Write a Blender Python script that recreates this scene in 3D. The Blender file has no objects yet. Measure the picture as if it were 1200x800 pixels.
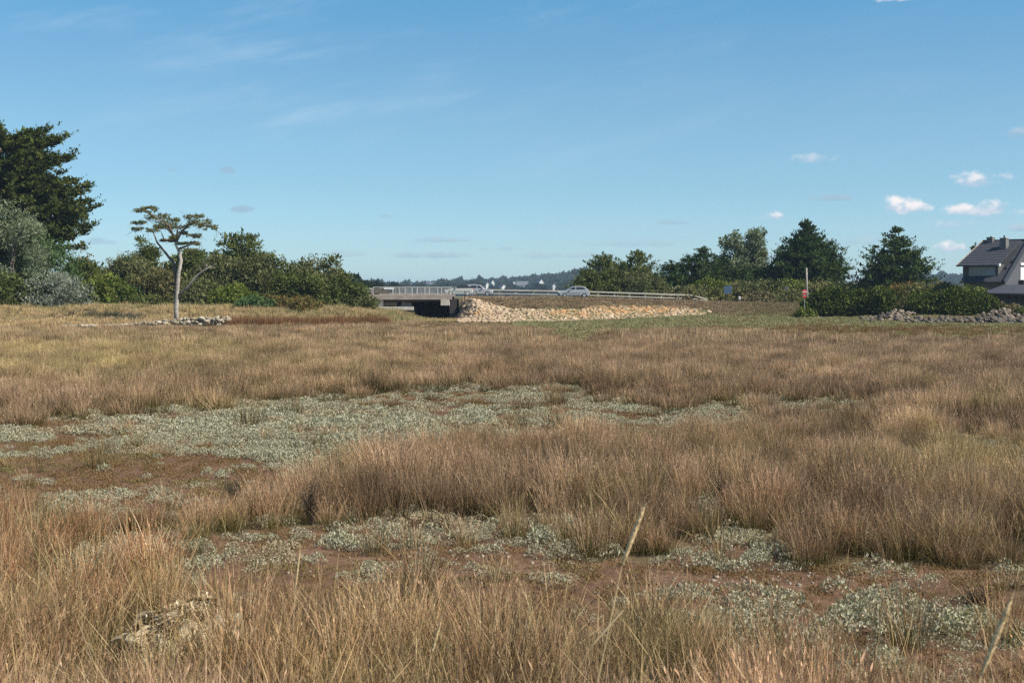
import bpy, math, random
import numpy as np
from mathutils import Vector, Matrix

S = bpy.context.scene
ROOT = S.collection
R = math.radians
rng = np.random.default_rng(11)
random.seed(5)

# ------------------------------------------------------------------ camera
F = 1600.0
PITCH = math.atan(57.0 / F)
CH = 3.2
cam = bpy.data.cameras.new('camera')
cam.sensor_width = 36.0
cam.lens = 48.0
cam.clip_start = 0.1
cam.clip_end = 20000
cam.dof.use_dof = True
cam.dof.focus_distance = 70
cam.dof.aperture_fstop = 7.1
cam_o = bpy.data.objects.new('camera', cam)
ROOT.objects.link(cam_o)
cam_o.location = (0, 0, CH)
cam_o.rotation_euler = (math.pi / 2 - PITCH, 0, 0)
S.camera = cam_o

def P(px, py, d):
    """world point seen at pixel (px,py) of the 1200x800 photo, at depth y=d"""
    a = (px - 600) / F
    b = (400 - py) / F
    vy = math.cos(PITCH) + b * math.sin(PITCH)
    vz = -math.sin(PITCH) + b * math.cos(PITCH)
    return Vector((a * d / vy, d, CH + vz * d / vy))

def PX(x, y, z):
    """vectorised: world -> photo pixel"""
    c, s = math.cos(PITCH), math.sin(PITCH)
    zz = z - CH
    f = y * c - zz * s
    u = y * s + zz * c
    f = np.where(f < 0.05, 0.05, f)
    return 600 + F * x / f, 400 - F * u / f

# ------------------------------------------------------------------ render
S.render.engine = 'CYCLES'
S.cycles.max_bounces = 5
S.cycles.diffuse_bounces = 3
S.cycles.glossy_bounces = 2
S.cycles.transmission_bounces = 4
S.cycles.volume_bounces = 0
S.cycles.transparent_max_bounces = 8
S.cycles.use_denoising = False
S.cycles.use_adaptive_sampling = False
S.cycles.denoiser = 'OPENIMAGEDENOISE'
S.cycles.denoising_input_passes = 'RGB_ALBEDO_NORMAL'
S.cycles.denoising_prefilter = 'ACCURATE'
S.view_settings.view_transform = 'Standard'
S.view_settings.look = 'None'
S.view_settings.exposure = 1.0
S.view_settings.gamma = 1.0
S.render.film_transparent = False

# ------------------------------------------------------------------ sun + world
SUN_EL = R(46)
SUN_AZ = math.atan2(0.93, -0.36)            # clockwise from +Y
sdir = Vector((math.sin(SUN_AZ) * math.cos(SUN_EL), math.cos(SUN_AZ) * math.cos(SUN_EL), math.sin(SUN_EL)))
sl = bpy.data.lights.new('sun', 'SUN')
sl.energy = 3.9
sl.angle = R(0.53)
sl.color = (1.0, 0.93, 0.82)
so = bpy.data.objects.new('sun', sl)
ROOT.objects.link(so)
so.rotation_euler = sdir.to_track_quat('Z', 'Y').to_euler()

W = bpy.data.worlds.new('World')
S.world = W
W.use_nodes = True
wt = W.node_tree
wn, wl = wt.nodes, wt.links
bgn = wn['Background']

class NT:
    """small helper to write node maths"""
    def __init__(s, tree): s.t = tree; s.n = tree.nodes; s.l = tree.links
    def put(s, node, i, v):
        if v is None: return
        if isinstance(v, bpy.types.NodeSocket): s.l.new(v, node.inputs[i])
        else: node.inputs[i].default_value = v
    def math(s, op, a, b=None, c=None, clamp=False):
        k = s.n.new('ShaderNodeMath'); k.operation = op; k.use_clamp = clamp
        s.put(k, 0, a); s.put(k, 1, b); s.put(k, 2, c); return k.outputs[0]
    def mix(s, f, a, b, blend='MIX'):
        k = s.n.new('ShaderNodeMix'); k.data_type = 'RGBA'; k.blend_type = blend
        s.put(k, 0, f); s.put(k, 6, a); s.put(k, 7, b); return k.outputs[2]
    def noise(s, vec, scale, detail=3, rough=0.5, dim='3D'):
        k = s.n.new('ShaderNodeTexNoise'); k.noise_dimensions = dim
        if vec is not None: s.l.new(vec, k.inputs['Vector'])
        k.inputs['Scale'].default_value = scale; k.inputs['Detail'].default_value = detail; k.inputs['Roughness'].default_value = rough
        return k.outputs[0]
    def ramp(s, fac, stops, interp='LINEAR'):
        k = s.n.new('ShaderNodeValToRGB'); k.color_ramp.interpolation = interp
        e = k.color_ramp.elements
        while len(e) < len(stops): e.new(0.5)
        for q, (p, c) in zip(e, stops):
            q.position = p; q.color = tuple(c) + (1,) if len(c) == 3 else c
        s.put(k, 0, fac); return k.outputs[0]
    def smooth(s, v, lo, hi, a=0.0, b=1.0):
        k = s.n.new('ShaderNodeMapRange'); k.interpolation_type = 'SMOOTHSTEP'
        s.put(k, 0, v); s.put(k, 1, lo); s.put(k, 2, hi); s.put(k, 3, a); s.put(k, 4, b); return k.outputs[0]
    def comb(s, x, y, z):
        k = s.n.new('ShaderNodeCombineXYZ'); s.put(k, 0, x); s.put(k, 1, y); s.put(k, 2, z); return k.outputs[0]
    def sep(s, v):
        k = s.n.new('ShaderNodeSeparateXYZ'); s.put(k, 0, v); return k.outputs

w = NT(wt)
sky = wn.new('ShaderNodeTexSky')
sky.sky_type = 'NISHITA'
sky.sun_disc = False
sky.sun_elevation = SUN_EL
sky.sun_rotation = SUN_AZ
sky.altitude = 0
sky.air_density = 1.0
sky.dust_density = 0.35
sky.ozone_density = 1.6
tc = wn.new('ShaderNodeTexCoord')
d3 = w.sep(tc.outputs['Generated'])
# the film of the photograph: sky a little greener and softer than pure Rayleigh blue
skyc = w.mix(1.0, sky.outputs[0], (0.93, 1.08, 0.98, 1), 'MULTIPLY')
hz = w.math('SQRT', w.math('ADD', w.math('MULTIPLY', d3[0], d3[0]), w.math('MULTIPLY', d3[1], d3[1])))
az = w.math('ARCTAN2', d3[0], d3[1])
el = w.math('ARCTAN2', d3[2], hz)
grade = w.ramp(w.math('DIVIDE', el, R(13.0)), [(0.0, (.97, 1.16, 1.60)), (.10, (.83, 1.01, 1.48)), (.17, (.77, .95, 1.40)), (.33, (.71, .88, 1.22)), (.53, (.73, .89, 1.14)), (.72, (.68, .89, 1.14)), (.92, (.56, .90, 1.17)), (1.0, (.54, .88, 1.15))])
skyc = w.mix(1.0, skyc, grade, 'MULTIPLY')
# thin cirrus all round
azs = w.math('ADD', az, 0.47)
cv = w.comb(w.math('MULTIPLY', azs, 2.2), w.math('MULTIPLY', w.math('ADD', el, w.math('MULTIPLY', azs, -0.22)), 11.0), 0.0)
cn = w.noise(cv, 2.6, 6, 0.62)
cn2 = w.noise(w.comb(w.math('ADD', azs, 0.62), w.math('MULTIPLY', el, 2.0), 3.0), 3.2, 2)
cir = w.math('MULTIPLY', w.smooth(cn, 0.46, 0.80), w.smooth(cn2, 0.38, 0.62))
cir = w.math('MULTIPLY', cir, w.smooth(el, 0.05, 0.14))
skyc = w.mix(w.math('MULTIPLY', cir, w.smooth(az, -0.12, 0.12, 0.42, 0.10)), skyc, (6.6, 7.9, 8.9, 1))
# cumulus: a list of small separate clouds (azimuth, elevation, half width, half height, opacity, whiteness)
def pdir(px, py):
    v = P(px, py, 100.0) - Vector((0, 0, CH))
    return math.atan2(v.x, v.y), math.atan2(v.z, math.hypot(v.x, v.y))
CL = [(1054, 243, 22, 11, 1.0, 1.0), (1072, 245, 16, 8, .9, 1.0), (1150, 249, 38, 7, .8, .9), (1164, 243, 22, 8, .8, 1.0), (1126, 246, 13, 7, .8, 1.0), (1150, 213, 32, 11, .85, .85), (953, 187, 30, 7, .5, .6),
      (905, 256, 19, 7, .9, .95), (1114, 291, 15, 8, 1.0, 1.0), (1118, 263, 26, 6, .5, .7), (980, 233, 28, 4.5, .40, .1),
      (1064, -2, 36, 5, .8, .9), (1198, 157, 18, 8, .35, .4), (197, 199, 14, 5, .45, .0), (265, 201, 10, 5, .38, .0), (283, 246, 13, 4.5, .40, .0),
      (453, 254, 12, 4.5, .35, .2), (791, 261, 20, 4, .35, .1), (498, 300, 52, 5, .4, .15), (515, 282, 32, 4, .35, .2), (585, 292, 30, 4, .35, .1),
      (400, 298, 30, 5, .25, .2), (640, 300, 60, 5, .25, .2), (114, 284, 20, 5, .35, .0), (750, 286, 60, 6, .25, .2), (1010, 283, 60, 6, .2, .3),
      (900, 300, 60, 5, .25, .3), (1200, 268, 20, 6, .4, .3)]
clouds = [(*pdir(px, py), a * 1.12 / F, b * 1.15 / F, min(1, o * (1.5 if wh < .5 else 1.1)), wh) for px, py, a, b, o, wh in CL]
rc = random.Random(3)
for k in range(16):      # the same sort of sky goes on outside the frame
    a0 = rc.uniform(0.5, 5.7)
    clouds.append((a0 if a0 < math.pi else a0 - 2 * math.pi, rc.uniform(0.03, 0.14), rc.uniform(.012, .035), rc.uniform(.003, .008), rc.uniform(.3, .9), rc.uniform(.2, 1)))
wx = w.noise(w.comb(w.math('MULTIPLY', az, 1.0), w.math('MULTIPLY', el, 1.3), 7.0), 85, 5, 0.6)
wob = w.math('SUBTRACT', wx, 0.5)
wx2 = w.noise(w.comb(az, w.math('MULTIPLY', el, 1.4), 2.0), 34, 2, 0.5)
wob = w.math('ADD', w.math('MULTIPLY', wob, .7), w.math('MULTIPLY', w.math('SUBTRACT', wx2, .5), .55))
for (ca, ce, a, b, op, wh) in clouds:
    x = w.math('MULTIPLY', w.math('SUBTRACT', az, ca), 1 / a)
    y = w.math('MULTIPLY', w.math('SUBTRACT', el, ce), 1 / b)
    yb = w.math('MULTIPLY', w.math('MINIMUM', y, 0.0), 0.75)   # flatter base
    y2 = w.math('ADD', y, yb)
    r2 = w.math('ADD', w.math('MULTIPLY', x, x), w.math('MULTIPLY', y2, y2))
    m = w.math('SUBTRACT', w.math('ADD', 0.86, w.math('MULTIPLY', wob, 4.6)), r2)
    m = w.math('MULTIPLY', w.smooth(m, -0.30, 1.05), op)
    lit = w.smooth(w.math('ADD', y, w.math('MULTIPLY', wob, 4.0)), -0.45, 0.85)
    base = (3.2, 4.4, 5.6, 1) if wh < .5 else (4.5, 5.7, 7.0, 1)
    top = tuple(base[i] * (1 - wh) + (9.2, 8.8, 8.7)[i] * wh for i in range(3)) + (1,)
    skyc = w.mix(m, skyc, w.mix(lit, base, top))
wl.new(skyc, bgn.inputs[0])
bgn.inputs[1].default_value = 0.055

# ------------------------------------------------------------------ object helpers
def link(o, parent=None):
    ROOT.objects.link(o)
    if parent is not None: o.parent = parent
    return o

def tag(o, label=None, cat=None, group=None, kind=None):
    if label: o['label'] = label
    if cat: o['category'] = cat
    if group: o['group'] = group
    if kind: o['kind'] = kind
    return o

def empty(name, loc, label, cat, group=None, rz=0.0):
    o = bpy.data.objects.new(name, None)
    ROOT.objects.link(o)
    o.location = loc
    o.rotation_euler = (0, 0, rz)
    o.empty_display_size = 0.2
    return tag(o, label, cat, group)

def mesh_np(name, V, Fc, mat=None, col=None, smooth=False):
    """V (n,3); Fc: list of (k,m) index arrays; col: per-vertex (n,3|4) stored in attribute 'col'"""
    me = bpy.data.meshes.new(name)
    if isinstance(Fc, np.ndarray): Fc = [Fc]
    nl = sum(f.size for f in Fc); nf = sum(len(f) for f in Fc)
    me.vertices.add(len(V)); me.vertices.foreach_set('co', np.ascontiguousarray(V, dtype=np.float32).ravel())
    me.loops.add(nl); me.loops.foreach_set('vertex_index', np.concatenate([f.ravel() for f in Fc]).astype(np.int32))
    me.polygons.add(nf)
    tot = np.concatenate([np.full(len(f), f.shape[1]) for f in Fc])
    st = np.concatenate([[0], np.cumsum(tot)[:-1]])
    me.polygons.foreach_set('loop_start', st.astype(np.int32))
    try: me.polygons.foreach_set('loop_total', tot.astype(np.int32))
    except Exception: pass
    me.update(calc_edges=True)
    if col is not None:
        c = np.ones((len(V), 4), np.float32); c[:, :col.shape[1]] = col
        a = me.color_attributes.new('col', 'FLOAT_COLOR', 'POINT')
        a.data.foreach_set('color', c.ravel())
    if smooth: me.polygons.foreach_set('use_smooth', np.ones(nf, bool))
    if mat: me.materials.append(mat)
    return me

class MB:
    """collects boxes, tubes and polygons in one mesh"""
    def __init__(s): s.v = []; s.f = []
    def poly(s, pts, flip=False):
        n = len(s.v); s.v += [tuple(p) for p in pts]
        i = list(range(n, n + len(pts))); s.f.append(i[::-1] if flip else i)
    def prism(s, a, b):
        """two matching rings a, b -> closed solid"""
        n = len(s.v); k = len(a); s.v += [tuple(p) for p in a] + [tuple(p) for p in b]
        s.f.append(list(range(n, n + k))[::-1]); s.f.append(list(range(n + k, n + 2 * k)))
        for i in range(k):
            j = (i + 1) % k; s.f.append([n + i, n + j, n + k + j, n + k + i])
    def box(s, x0, x1, y0, y1, z0, z1):
        s.prism([(x0, y0, z0), (x1, y0, z0), (x1, y1, z0), (x0, y1, z0)], [(x0, y0, z1), (x1, y0, z1), (x1, y1, z1), (x0, y1, z1)])
    def bar(s, p, q, wd, h, up=(0, 0, 1)):
        p, q = Vector(p), Vector(q); d = (q - p).normalized(); r = d.cross(Vector(up))
        if r.length < 1e-3: r = Vector((1, 0, 0))
        r.normalize(); u = r.cross(d)
        ring = [(-wd / 2, -h / 2), (wd / 2, -h / 2), (wd / 2, h / 2), (-wd / 2, h / 2)]
        s.prism([p + r * a + u * b for a, b in ring], [q + r * a + u * b for a, b in ring])
    def tube(s, pts, rads, k=7, cap=True):
        pts = [Vector(p) for p in pts]; n = len(s.v)
        for i, p in enumerate(pts):
            d = (pts[min(i + 1, len(pts) - 1)] - pts[max(i - 1, 0)]).normalized()
            r = d.cross(Vector((0.13, 1, 0.07)));
            if r.length < .05: r = d.cross(Vector((1, 0, 0)))
            r.normalize(); u = r.cross(d)
            for j in range(k):
                a = 2 * math.pi * j / k; s.v.append(tuple(p + (r * math.cos(a) + u * math.sin(a)) * rads[i]))
        for i in range(len(pts) - 1):
            for j in range(k):
                j2 = (j + 1) % k; s.f.append([n + i * k + j, n + i * k + j2, n + (i + 1) * k + j2, n + (i + 1) * k + j])
        if cap:
            s.f.append([n + j for j in range(k)][::-1]); s.f.append([n + (len(pts) - 1) * k + j for j in range(k)])
    def disc(s, c, ax, r, t, k=20):
        c = Vector(c); ax = Vector(ax).normalized(); a = ax.cross(Vector((0, 0, 1)))
        if a.length < .1: a = Vector((1, 0, 0))
        a.normalize(); b = a.cross(ax)
        ring = [c + (a * math.cos(2 * math.pi * i / k) + b * math.sin(2 * math.pi * i / k)) * r for i in range(k)]
        s.prism([p - ax * t / 2 for p in ring], [p + ax * t / 2 for p in ring])
    def build(s, name, mat, parent=None, bevel=0.0, smooth=False):
        import bmesh
        me = bpy.data.meshes.new(name); me.from_pydata(s.v, [], s.f)
        bm = bmesh.new(); bm.from_mesh(me); bmesh.ops.recalc_face_normals(bm, faces=bm.faces); bm.to_mesh(me); bm.free()
        if smooth: me.polygons.foreach_set('use_smooth', np.ones(len(me.polygons), bool))
        me.materials.append(mat)
        o = bpy.data.objects.new(name, me); link(o, parent)
        if bevel:
            b = o.modifiers.new('bevel', 'BEVEL'); b.width = bevel; b.segments = 2; b.limit_method = 'ANGLE'
        return o

# ------------------------------------------------------------------ materials
def new_mat(name):
    m = bpy.data.materials.new(name); m.use_nodes = True
    return m, NT(m.node_tree)

def set_bsdf(m, col, rough=0.8, spec=0.3, metal=0.0, bump=None, bumpd=0.02):
    t = NT(m.node_tree); b = t.n['Principled BSDF']
    t.put(b, 'Base Color', col); t.put(b, 'Roughness', rough); b.inputs['Specular IOR Level'].default_value = spec; b.inputs['Metallic'].default_value = metal
    if bump is not None:
        k = t.n.new('ShaderNodeBump'); k.inputs['Distance'].default_value = bumpd; k.inputs['Strength'].default_value = 1.0
        t.l.new(bump, k.inputs['Height']); t.l.new(k.outputs[0], b.inputs['Normal'])

def geo_pos(t): return t.n.new('ShaderNodeNewGeometry').outputs['Position']
def obj_pos(t): return t.n.new('ShaderNodeTexCoord').outputs['Object']

def plain(name, c, rough=0.7, var=0.15, scale=3.0, metal=0.0, spec=0.3, bump=0.004, space='obj'):
    m, t = new_mat(name)
    p = obj_pos(t) if space == 'obj' else geo_pos(t)
    n1 = t.noise(p, scale, 5, 0.6); n2 = t.noise(p, scale * 9, 3, 0.6)
    n = t.math('ADD', t.math('MULTIPLY', n1, 0.65), t.math('MULTIPLY', n2, 0.35))
    lo = tuple(x * (1 - var * 1.6) for x in c); hi = tuple(min(1, x * (1 + var * 1.6)) for x in c)
    col = t.ramp(n, [(0.3, lo), (0.7, hi)])
    set_bsdf(m, col, rough, spec, metal, n2, bump)
    return m

def foliage_mat(name, stops, transl=0.25, rough=None, patch=0.0, patch_col=None, patch_scale=0.6):
    """per-leaf random value in attribute col.r picks the leaf colour"""
    m, t = new_mat(name)
    at = t.n.new('ShaderNodeAttribute'); at.attribute_name = 'col'
    r = t.n.new('ShaderNodeSeparateColor'); t.l.new(at.outputs['Color'], r.inputs[0])
    col = t.ramp(r.outputs[0], stops)
    if patch_col:
        nn = t.noise(geo_pos(t), patch_scale, 3, 0.6)
        col = t.mix(t.math('MULTIPLY', t.smooth(nn, 0.5, 0.66), patch), col, tuple(patch_col) + (1,))
    t.n.remove(t.n['Principled BSDF'])
    d = t.n.new('ShaderNodeBsdfDiffuse'); t.put(d, 0, col)
    tr = t.n.new('ShaderNodeBsdfTranslucent'); t.put(tr, 0, t.mix(1.0, col, (1.1, 1.1, 0.5, 1), 'MULTIPLY'))
    mx = t.n.new('ShaderNodeMixShader'); mx.inputs[0].default_value = transl
    t.l.new(d.outputs[0], mx.inputs[1]); t.l.new(tr.outputs[0], mx.inputs[2])
    t.l.new(mx.outputs[0], t.n['Material Output'].inputs[0])
    return m

def grass_mat(name, base, mid, tip, alt_mid, alt_tip, base_h=0.25, transl=0.16):
    """col.r = height along the blade, col.g = per-blade random; tint attribute per tuft: r = towards the alternate colour, g = brightness"""
    m, t = new_mat(name)
    at = t.n.new('ShaderNodeAttribute'); at.attribute_name = 'col'
    s = t.n.new('ShaderNodeSeparateColor'); t.l.new(at.outputs['Color'], s.inputs[0])
    ti = t.n.new('ShaderNodeAttribute'); ti.attribute_type = 'INSTANCER'; ti.attribute_name = 'tint'
    s2 = t.n.new('ShaderNodeSeparateColor'); t.l.new(ti.outputs['Color'], s2.inputs[0])
    h, rnd = s.outputs[0], s.outputs[1]
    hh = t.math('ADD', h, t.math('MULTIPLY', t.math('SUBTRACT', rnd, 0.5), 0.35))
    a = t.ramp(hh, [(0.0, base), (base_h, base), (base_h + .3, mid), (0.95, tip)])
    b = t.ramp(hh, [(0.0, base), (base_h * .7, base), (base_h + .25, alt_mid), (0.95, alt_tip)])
    c = t.mix(s2.outputs[0], a, b)
    rd = t.ramp(hh, [(0.0, base), (base_h, base), (base_h + .3, (0.27, 0.135, 0.06)), (0.95, (0.40, 0.215, 0.115))])
    c = t.mix(s2.outputs[2], c, rd)
    # some blades bleached, some dark and dead
    c = t.mix(t.math('MULTIPLY', t.math('GREATER_THAN', s.outputs[2], 0.86), 0.60), c, (0.62, 0.49, 0.30, 1))
    c = t.mix(t.math('MULTIPLY', t.math('LESS_THAN', s.outputs[2], 0.16), 0.55), c, (0.07, 0.045, 0.025, 1))
    br = t.comb(s2.outputs[1], s2.outputs[1], s2.outputs[1])
    c = t.mix(1.0, c, br, 'MULTIPLY')
    t.n.remove(t.n['Principled BSDF'])
    d = t.n.new('ShaderNodeBsdfDiffuse'); t.put(d, 0, c)
    tr = t.n.new('ShaderNodeBsdfTranslucent'); t.put(tr, 0, c)
    mx = t.n.new('ShaderNodeMixShader'); mx.inputs[0].default_value = transl
    t.l.new(d.outputs[0], mx.inputs[1]); t.l.new(tr.outputs[0], mx.inputs[2])
    t.l.new(mx.outputs[0], t.n['Material Output'].inputs[0])
    return m

M = {}
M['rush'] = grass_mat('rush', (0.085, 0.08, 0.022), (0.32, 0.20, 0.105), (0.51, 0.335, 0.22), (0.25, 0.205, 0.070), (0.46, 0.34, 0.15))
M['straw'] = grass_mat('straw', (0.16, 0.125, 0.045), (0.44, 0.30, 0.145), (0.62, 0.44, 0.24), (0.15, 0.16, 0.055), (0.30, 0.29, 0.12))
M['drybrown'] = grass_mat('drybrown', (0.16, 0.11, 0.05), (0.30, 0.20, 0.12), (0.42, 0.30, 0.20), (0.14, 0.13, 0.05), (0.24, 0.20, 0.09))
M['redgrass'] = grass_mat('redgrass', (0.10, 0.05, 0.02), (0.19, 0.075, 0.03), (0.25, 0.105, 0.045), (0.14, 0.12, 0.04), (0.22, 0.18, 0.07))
M['purslane'] = foliage_mat('purslane', [(0, (0.21, 0.195, 0.12)), (.5, (0.355, 0.34, 0.235)), (.9, (0.455, 0.44, 0.325)), (1, (0.53, 0.49, 0.375))], 0.15, patch=.7, patch_col=(0.34, 0.26, 0.16), patch_scale=0.5)
M['glasswort'] = foliage_mat('glasswort', [(0, (0.13, 0.065, 0.035)), (.5, (0.21, 0.12, 0.06)), (.85, (0.27, 0.19, 0.09)), (1, (0.22, 0.22, 0.10))], 0.2, patch=.8, patch_col=(0.2, 0.19, 0.08), patch_scale=0.25)
M['turf'] = foliage_mat('turf', [(0, (0.16, 0.16, 0.07)), (.5, (0.27, 0.26, 0.13)), (1, (0.38, 0.33, 0.19))], 0.2)
M['bark'] = plain('bark', (0.16, 0.12, 0.09), 0.9, .3, 2.5, bump=.03)
M['pale_bark'] = plain('pale_bark', (0.36, 0.32, 0.275), 0.9, .4, 3.0, bump=.05)
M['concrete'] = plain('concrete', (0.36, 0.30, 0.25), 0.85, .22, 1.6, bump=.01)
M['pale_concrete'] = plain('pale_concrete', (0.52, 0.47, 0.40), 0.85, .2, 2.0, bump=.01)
M['asphalt'] = plain('asphalt', (0.06, 0.06, 0.06), 0.9, .15, 5, bump=.004)
M['white_paint'] = plain('white_paint', (0.50, 0.48, 0.44), 0.55, .06, 4)
M['rail_wood'] = plain('rail_wood', (0.42, 0.38, 0.31), 0.8, .18, 5)
M['steel'] = plain('steel', (0.5, 0.5, 0.5), 0.45, .08, 4, metal=.7)
M['slate'] = plain('slate', (0.042, 0.043, 0.050), 0.6, .16, 2.2, spec=.4, bump=.01)
M['render_wall'] = plain('render_wall', (0.16, 0.14, 0.11), 0.9, .12, 2)
M['slate_hung'] = plain('slate_hung', (0.085, 0.085, 0.092), 0.6, .14, 3)
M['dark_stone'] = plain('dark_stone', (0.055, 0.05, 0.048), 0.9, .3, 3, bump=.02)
M['white_frame'] = plain('white_frame', (0.74, 0.74, 0.72), 0.5, .04, 3)
M['glass'] = plain('glass', (0.03, 0.035, 0.04), 0.08, .1, 3, spec=.8, bump=0)
M['rubber'] = plain('rubber', (0.02, 0.02, 0.02), 0.8, .1, 3)
M['chimney'] = plain('chimney', (0.14, 0.135, 0.13), 0.85, .15, 2.5)

# ------------------------------------------------------------------ terrain
def ss(a, b, v):
    t = np.clip((v - a) / (b - a), 0, 1); return t * t * (3 - 2 * t)

_wv = [(rng.uniform(-1, 1), rng.uniform(-1, 1), rng.uniform(0, 6.3)) for _ in range(40)]
def fnoise(x, y, scale, seed=0):
    """cheap smooth 2-D noise 0..1 (sum of rotated sines, domain warped)"""
    r = np.random.default_rng(100 + seed); X = x / scale; Y = y / scale; o = 0
    wxx = np.sin(Y * 1.7 + r.uniform(0, 6)) * .9 + np.sin(X * .83 - Y * 1.1 + r.uniform(0, 6)) * .7
    wyy = np.sin(X * 1.9 + r.uniform(0, 6)) * .9 + np.sin(X * 1.3 + Y * .77 + r.uniform(0, 6)) * .7
    amp = 1; tot = 0
    for k in range(5):
        a = r.uniform(0, 6.28); f = 1.55 ** k
        o = o + amp * np.sin((X * math.cos(a) + Y * math.sin(a)) * f * 2.2 + wxx + r.uniform(0, 6)) * np.sin((-X * math.sin(a) + Y * math.cos(a)) * f * 2.0 + wyy + r.uniform(0, 6))
        tot += amp; amp *= .68
    return np.clip(0.5 + o / tot * 0.9, 0, 1)

ROAD_X = [-60, -20, -12, -7, 9, 24, 36, 60, 120]
ROAD_Z = [2.95, 2.9, 2.8, 2.72, 2.45, 1.95, 1.75, 1.7, 1.8]
def road_z(x): return np.interp(x, ROAD_X, ROAD_Z)

def T(x, y):
    x = np.asarray(x, float); y = np.asarray(y, float)
    z = 0.05 * (fnoise(x, y, 6, 1) - .5) + 0.05 * (fnoise(x, y, 1.3, 2) - .5)
    z = z + 1.6 * (1 - ss(1.5, 9.5, y))
    # left bank
    de = np.interp(x, [-60, -40, -25, -15, -10], [118, 124, 127, 131, 140]) + 1.2 * np.sin(x * .5)
    lm = 1 - ss(-13.2, -9.6, x)
    zl = 0.25 * ss(0, 3, y - de) + 1.35 * ss(3, 20, y - de) + 0.6 * ss(25, 40, y - de)
    z = z + lm * zl * (1 - .45 * ss(-19, -14.5, x) * ss(140, 150, y))
    # marsh slowly rising in the right back
    z = z + 0.5 * ss(5, 22, x) * ss(128, 152, y)
    # embankment right of the bridge
    sh = np.interp(x, [-5, 6, 18, 30, 60], [0, 0, 3.0, 5, 6])
    prof = np.interp(y - sh, [150, 157, 166, 170, 400], [0, 1.25, 2.35, 2.42, 2.3])
    rm = ss(-7.2, -4.6, x + (y - 165) * .12)
    ze = prof * rm * np.interp(x, [-8, 9, 24, 36], [1.05, 1.0, .80, .72])
    z = np.maximum(z, np.where(y < 300, ze, ze))
    # channel under the bridge
    ch = ss(-12.6, -9.8, x) * (1 - ss(-7.4, -5.8, x)) * ss(158, 164, y) * (1 - ss(182, 190, y))
    z = z * (1 - ch) + (-0.25) * ch
    # rising ground at the right, behind the road
    z = z + 1.7 * ss(14, 40, x) * ss(178, 200, y) * (1 - ss(260, 400, y))
    z = z + 0.5 * ss(36, 44, x) * ss(139, 147, y)
    # everything beyond the embankment drops to the flat land, then far hills
    fl = ss(230, 420, y); z = z * (1 - fl) + 0.2 * fl
    hx = np.interp(x / np.maximum(y, 1), [-.25, -.12, -.07, -.04, -.01, .02, .05, .1, .3, .36, .42], [3, 4, 6, 9, 12, 18, 26, 25, 20, 22, 22])
    hx = hx + 4 * (fnoise(x, y, 160, 9) - .5)
    z = z + hx * ss(1250, 2100, y) * (1 - .4 * ss(2600, 4200, y))
    return z

def Tz(x, y): return float(T(np.array([x]), np.array([y]))[0])

# vegetation zones, drawn as ground polygons (seen through the photo's perspective, then laid on the ground)
def inside(px, py, poly):
    r = np.zeros(px.shape, bool); n = len(poly); j = n - 1
    for i in range(n):
        xi, yi = poly[i]; xj, yj = poly[j]
        c = ((yi > py) != (yj > py)) & (px < (xj - xi) * (py - yi) / (yj - yi + 1e-9) + xi)
        r ^= c; j = i
    return r

LOW = [  # open low areas with sea purslane and bare mud
    [(-250, 496), (60, 497), (130, 486), (200, 478), (330, 471), (450, 461), (520, 455), (700, 455), (716, 471), (800, 474), (900, 470), (940, 484), (860, 508), (730, 524), (560, 534), (430, 552), (392, 572), (340, 596), (200, 612), (80, 618), (-250, 620)],
    [(40, 640), (160, 634), (340, 622), (370, 606), (560, 614), (610, 604), (700, 628), (760, 646), (840, 634), (980, 650), (1060, 668), (1180, 664), (1350, 660), (1500, 900), (1250, 880), (1150, 852), (1060, 826), (960, 806), (860, 782), (800, 762), (660, 748), (500, 737), (400, 732), (300, 725), (170, 700), (60, 680)],
    [(1050, 532), (1120, 522), (1300, 515), (1300, 540), (1160, 548), (1060, 545)],
    [(820, 476), (900, 468), (1060, 470), (1050, 486), (900, 492), (810, 488)],
    [(590, 376), (700, 371), (850, 368), (1300, 372), (1300, 398), (1150, 400), (960, 398), (820, 384), (700, 394), (690, 410), (660, 408), (640, 386)],
    [(60, 590), (130, 572), (270, 578), (330, 600), (240, 618), (100, 612)],
    [(800, 590), (860, 578), (900, 600), (870, 616), (810, 610)],
]
def low_mask(x, y):
    w1 = (fnoise(x, y, 1.6, 21) - .5); w2 = (fnoise(x, y, 1.1, 22) - .5)
    w3 = (fnoise(x, y, .45, 24) - .5)
    px, py = PX(x, y, np.zeros_like(x))
    sc = np.clip((py - 343) / 200, .05, 3)
    px = px + (w1 * 90 + w3 * 30) * sc; py = py + (w2 * 42 + w3 * 16) * sc
    m = np.zeros(px.shape, bool)
    for p in LOW: m |= inside(px, py, p)
    return m & (y > 9), px, py

# mesh grid
def axis(lst):
    out = []
    for a, b, st in lst: out.append(np.arange(a, b, st))
    return np.concatenate(out)
def grow(a, b, n): return a * (b / a) ** (np.arange(n + 1) / n)
xs = axis([(-20, 20, .28), (20, 80, .75)]); xs = xs[xs >= 0]
xs = np.concatenate([xs, grow(80, 5200, 46)]); xs = np.concatenate([-xs[::-1][:-1], xs])
ys = np.concatenate([np.arange(-60, -2, 4), axis([(-2, 40, .28), (40, 120, .7), (120, 195, .5)]), grow(195, 7000, 90)])
GX, GY = np.meshgrid(xs, ys)
GZ = T(GX, GY)
V = np.stack([GX.ravel(), GY.ravel(), GZ.ravel()], 1)
nx, ny = len(xs), len(ys)
ii = (np.arange(ny - 1)[:, None] * nx + np.arange(nx - 1)[None, :]).ravel()
Fq = np.stack([ii, ii + 1, ii + nx + 1, ii + nx], 1)
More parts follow.
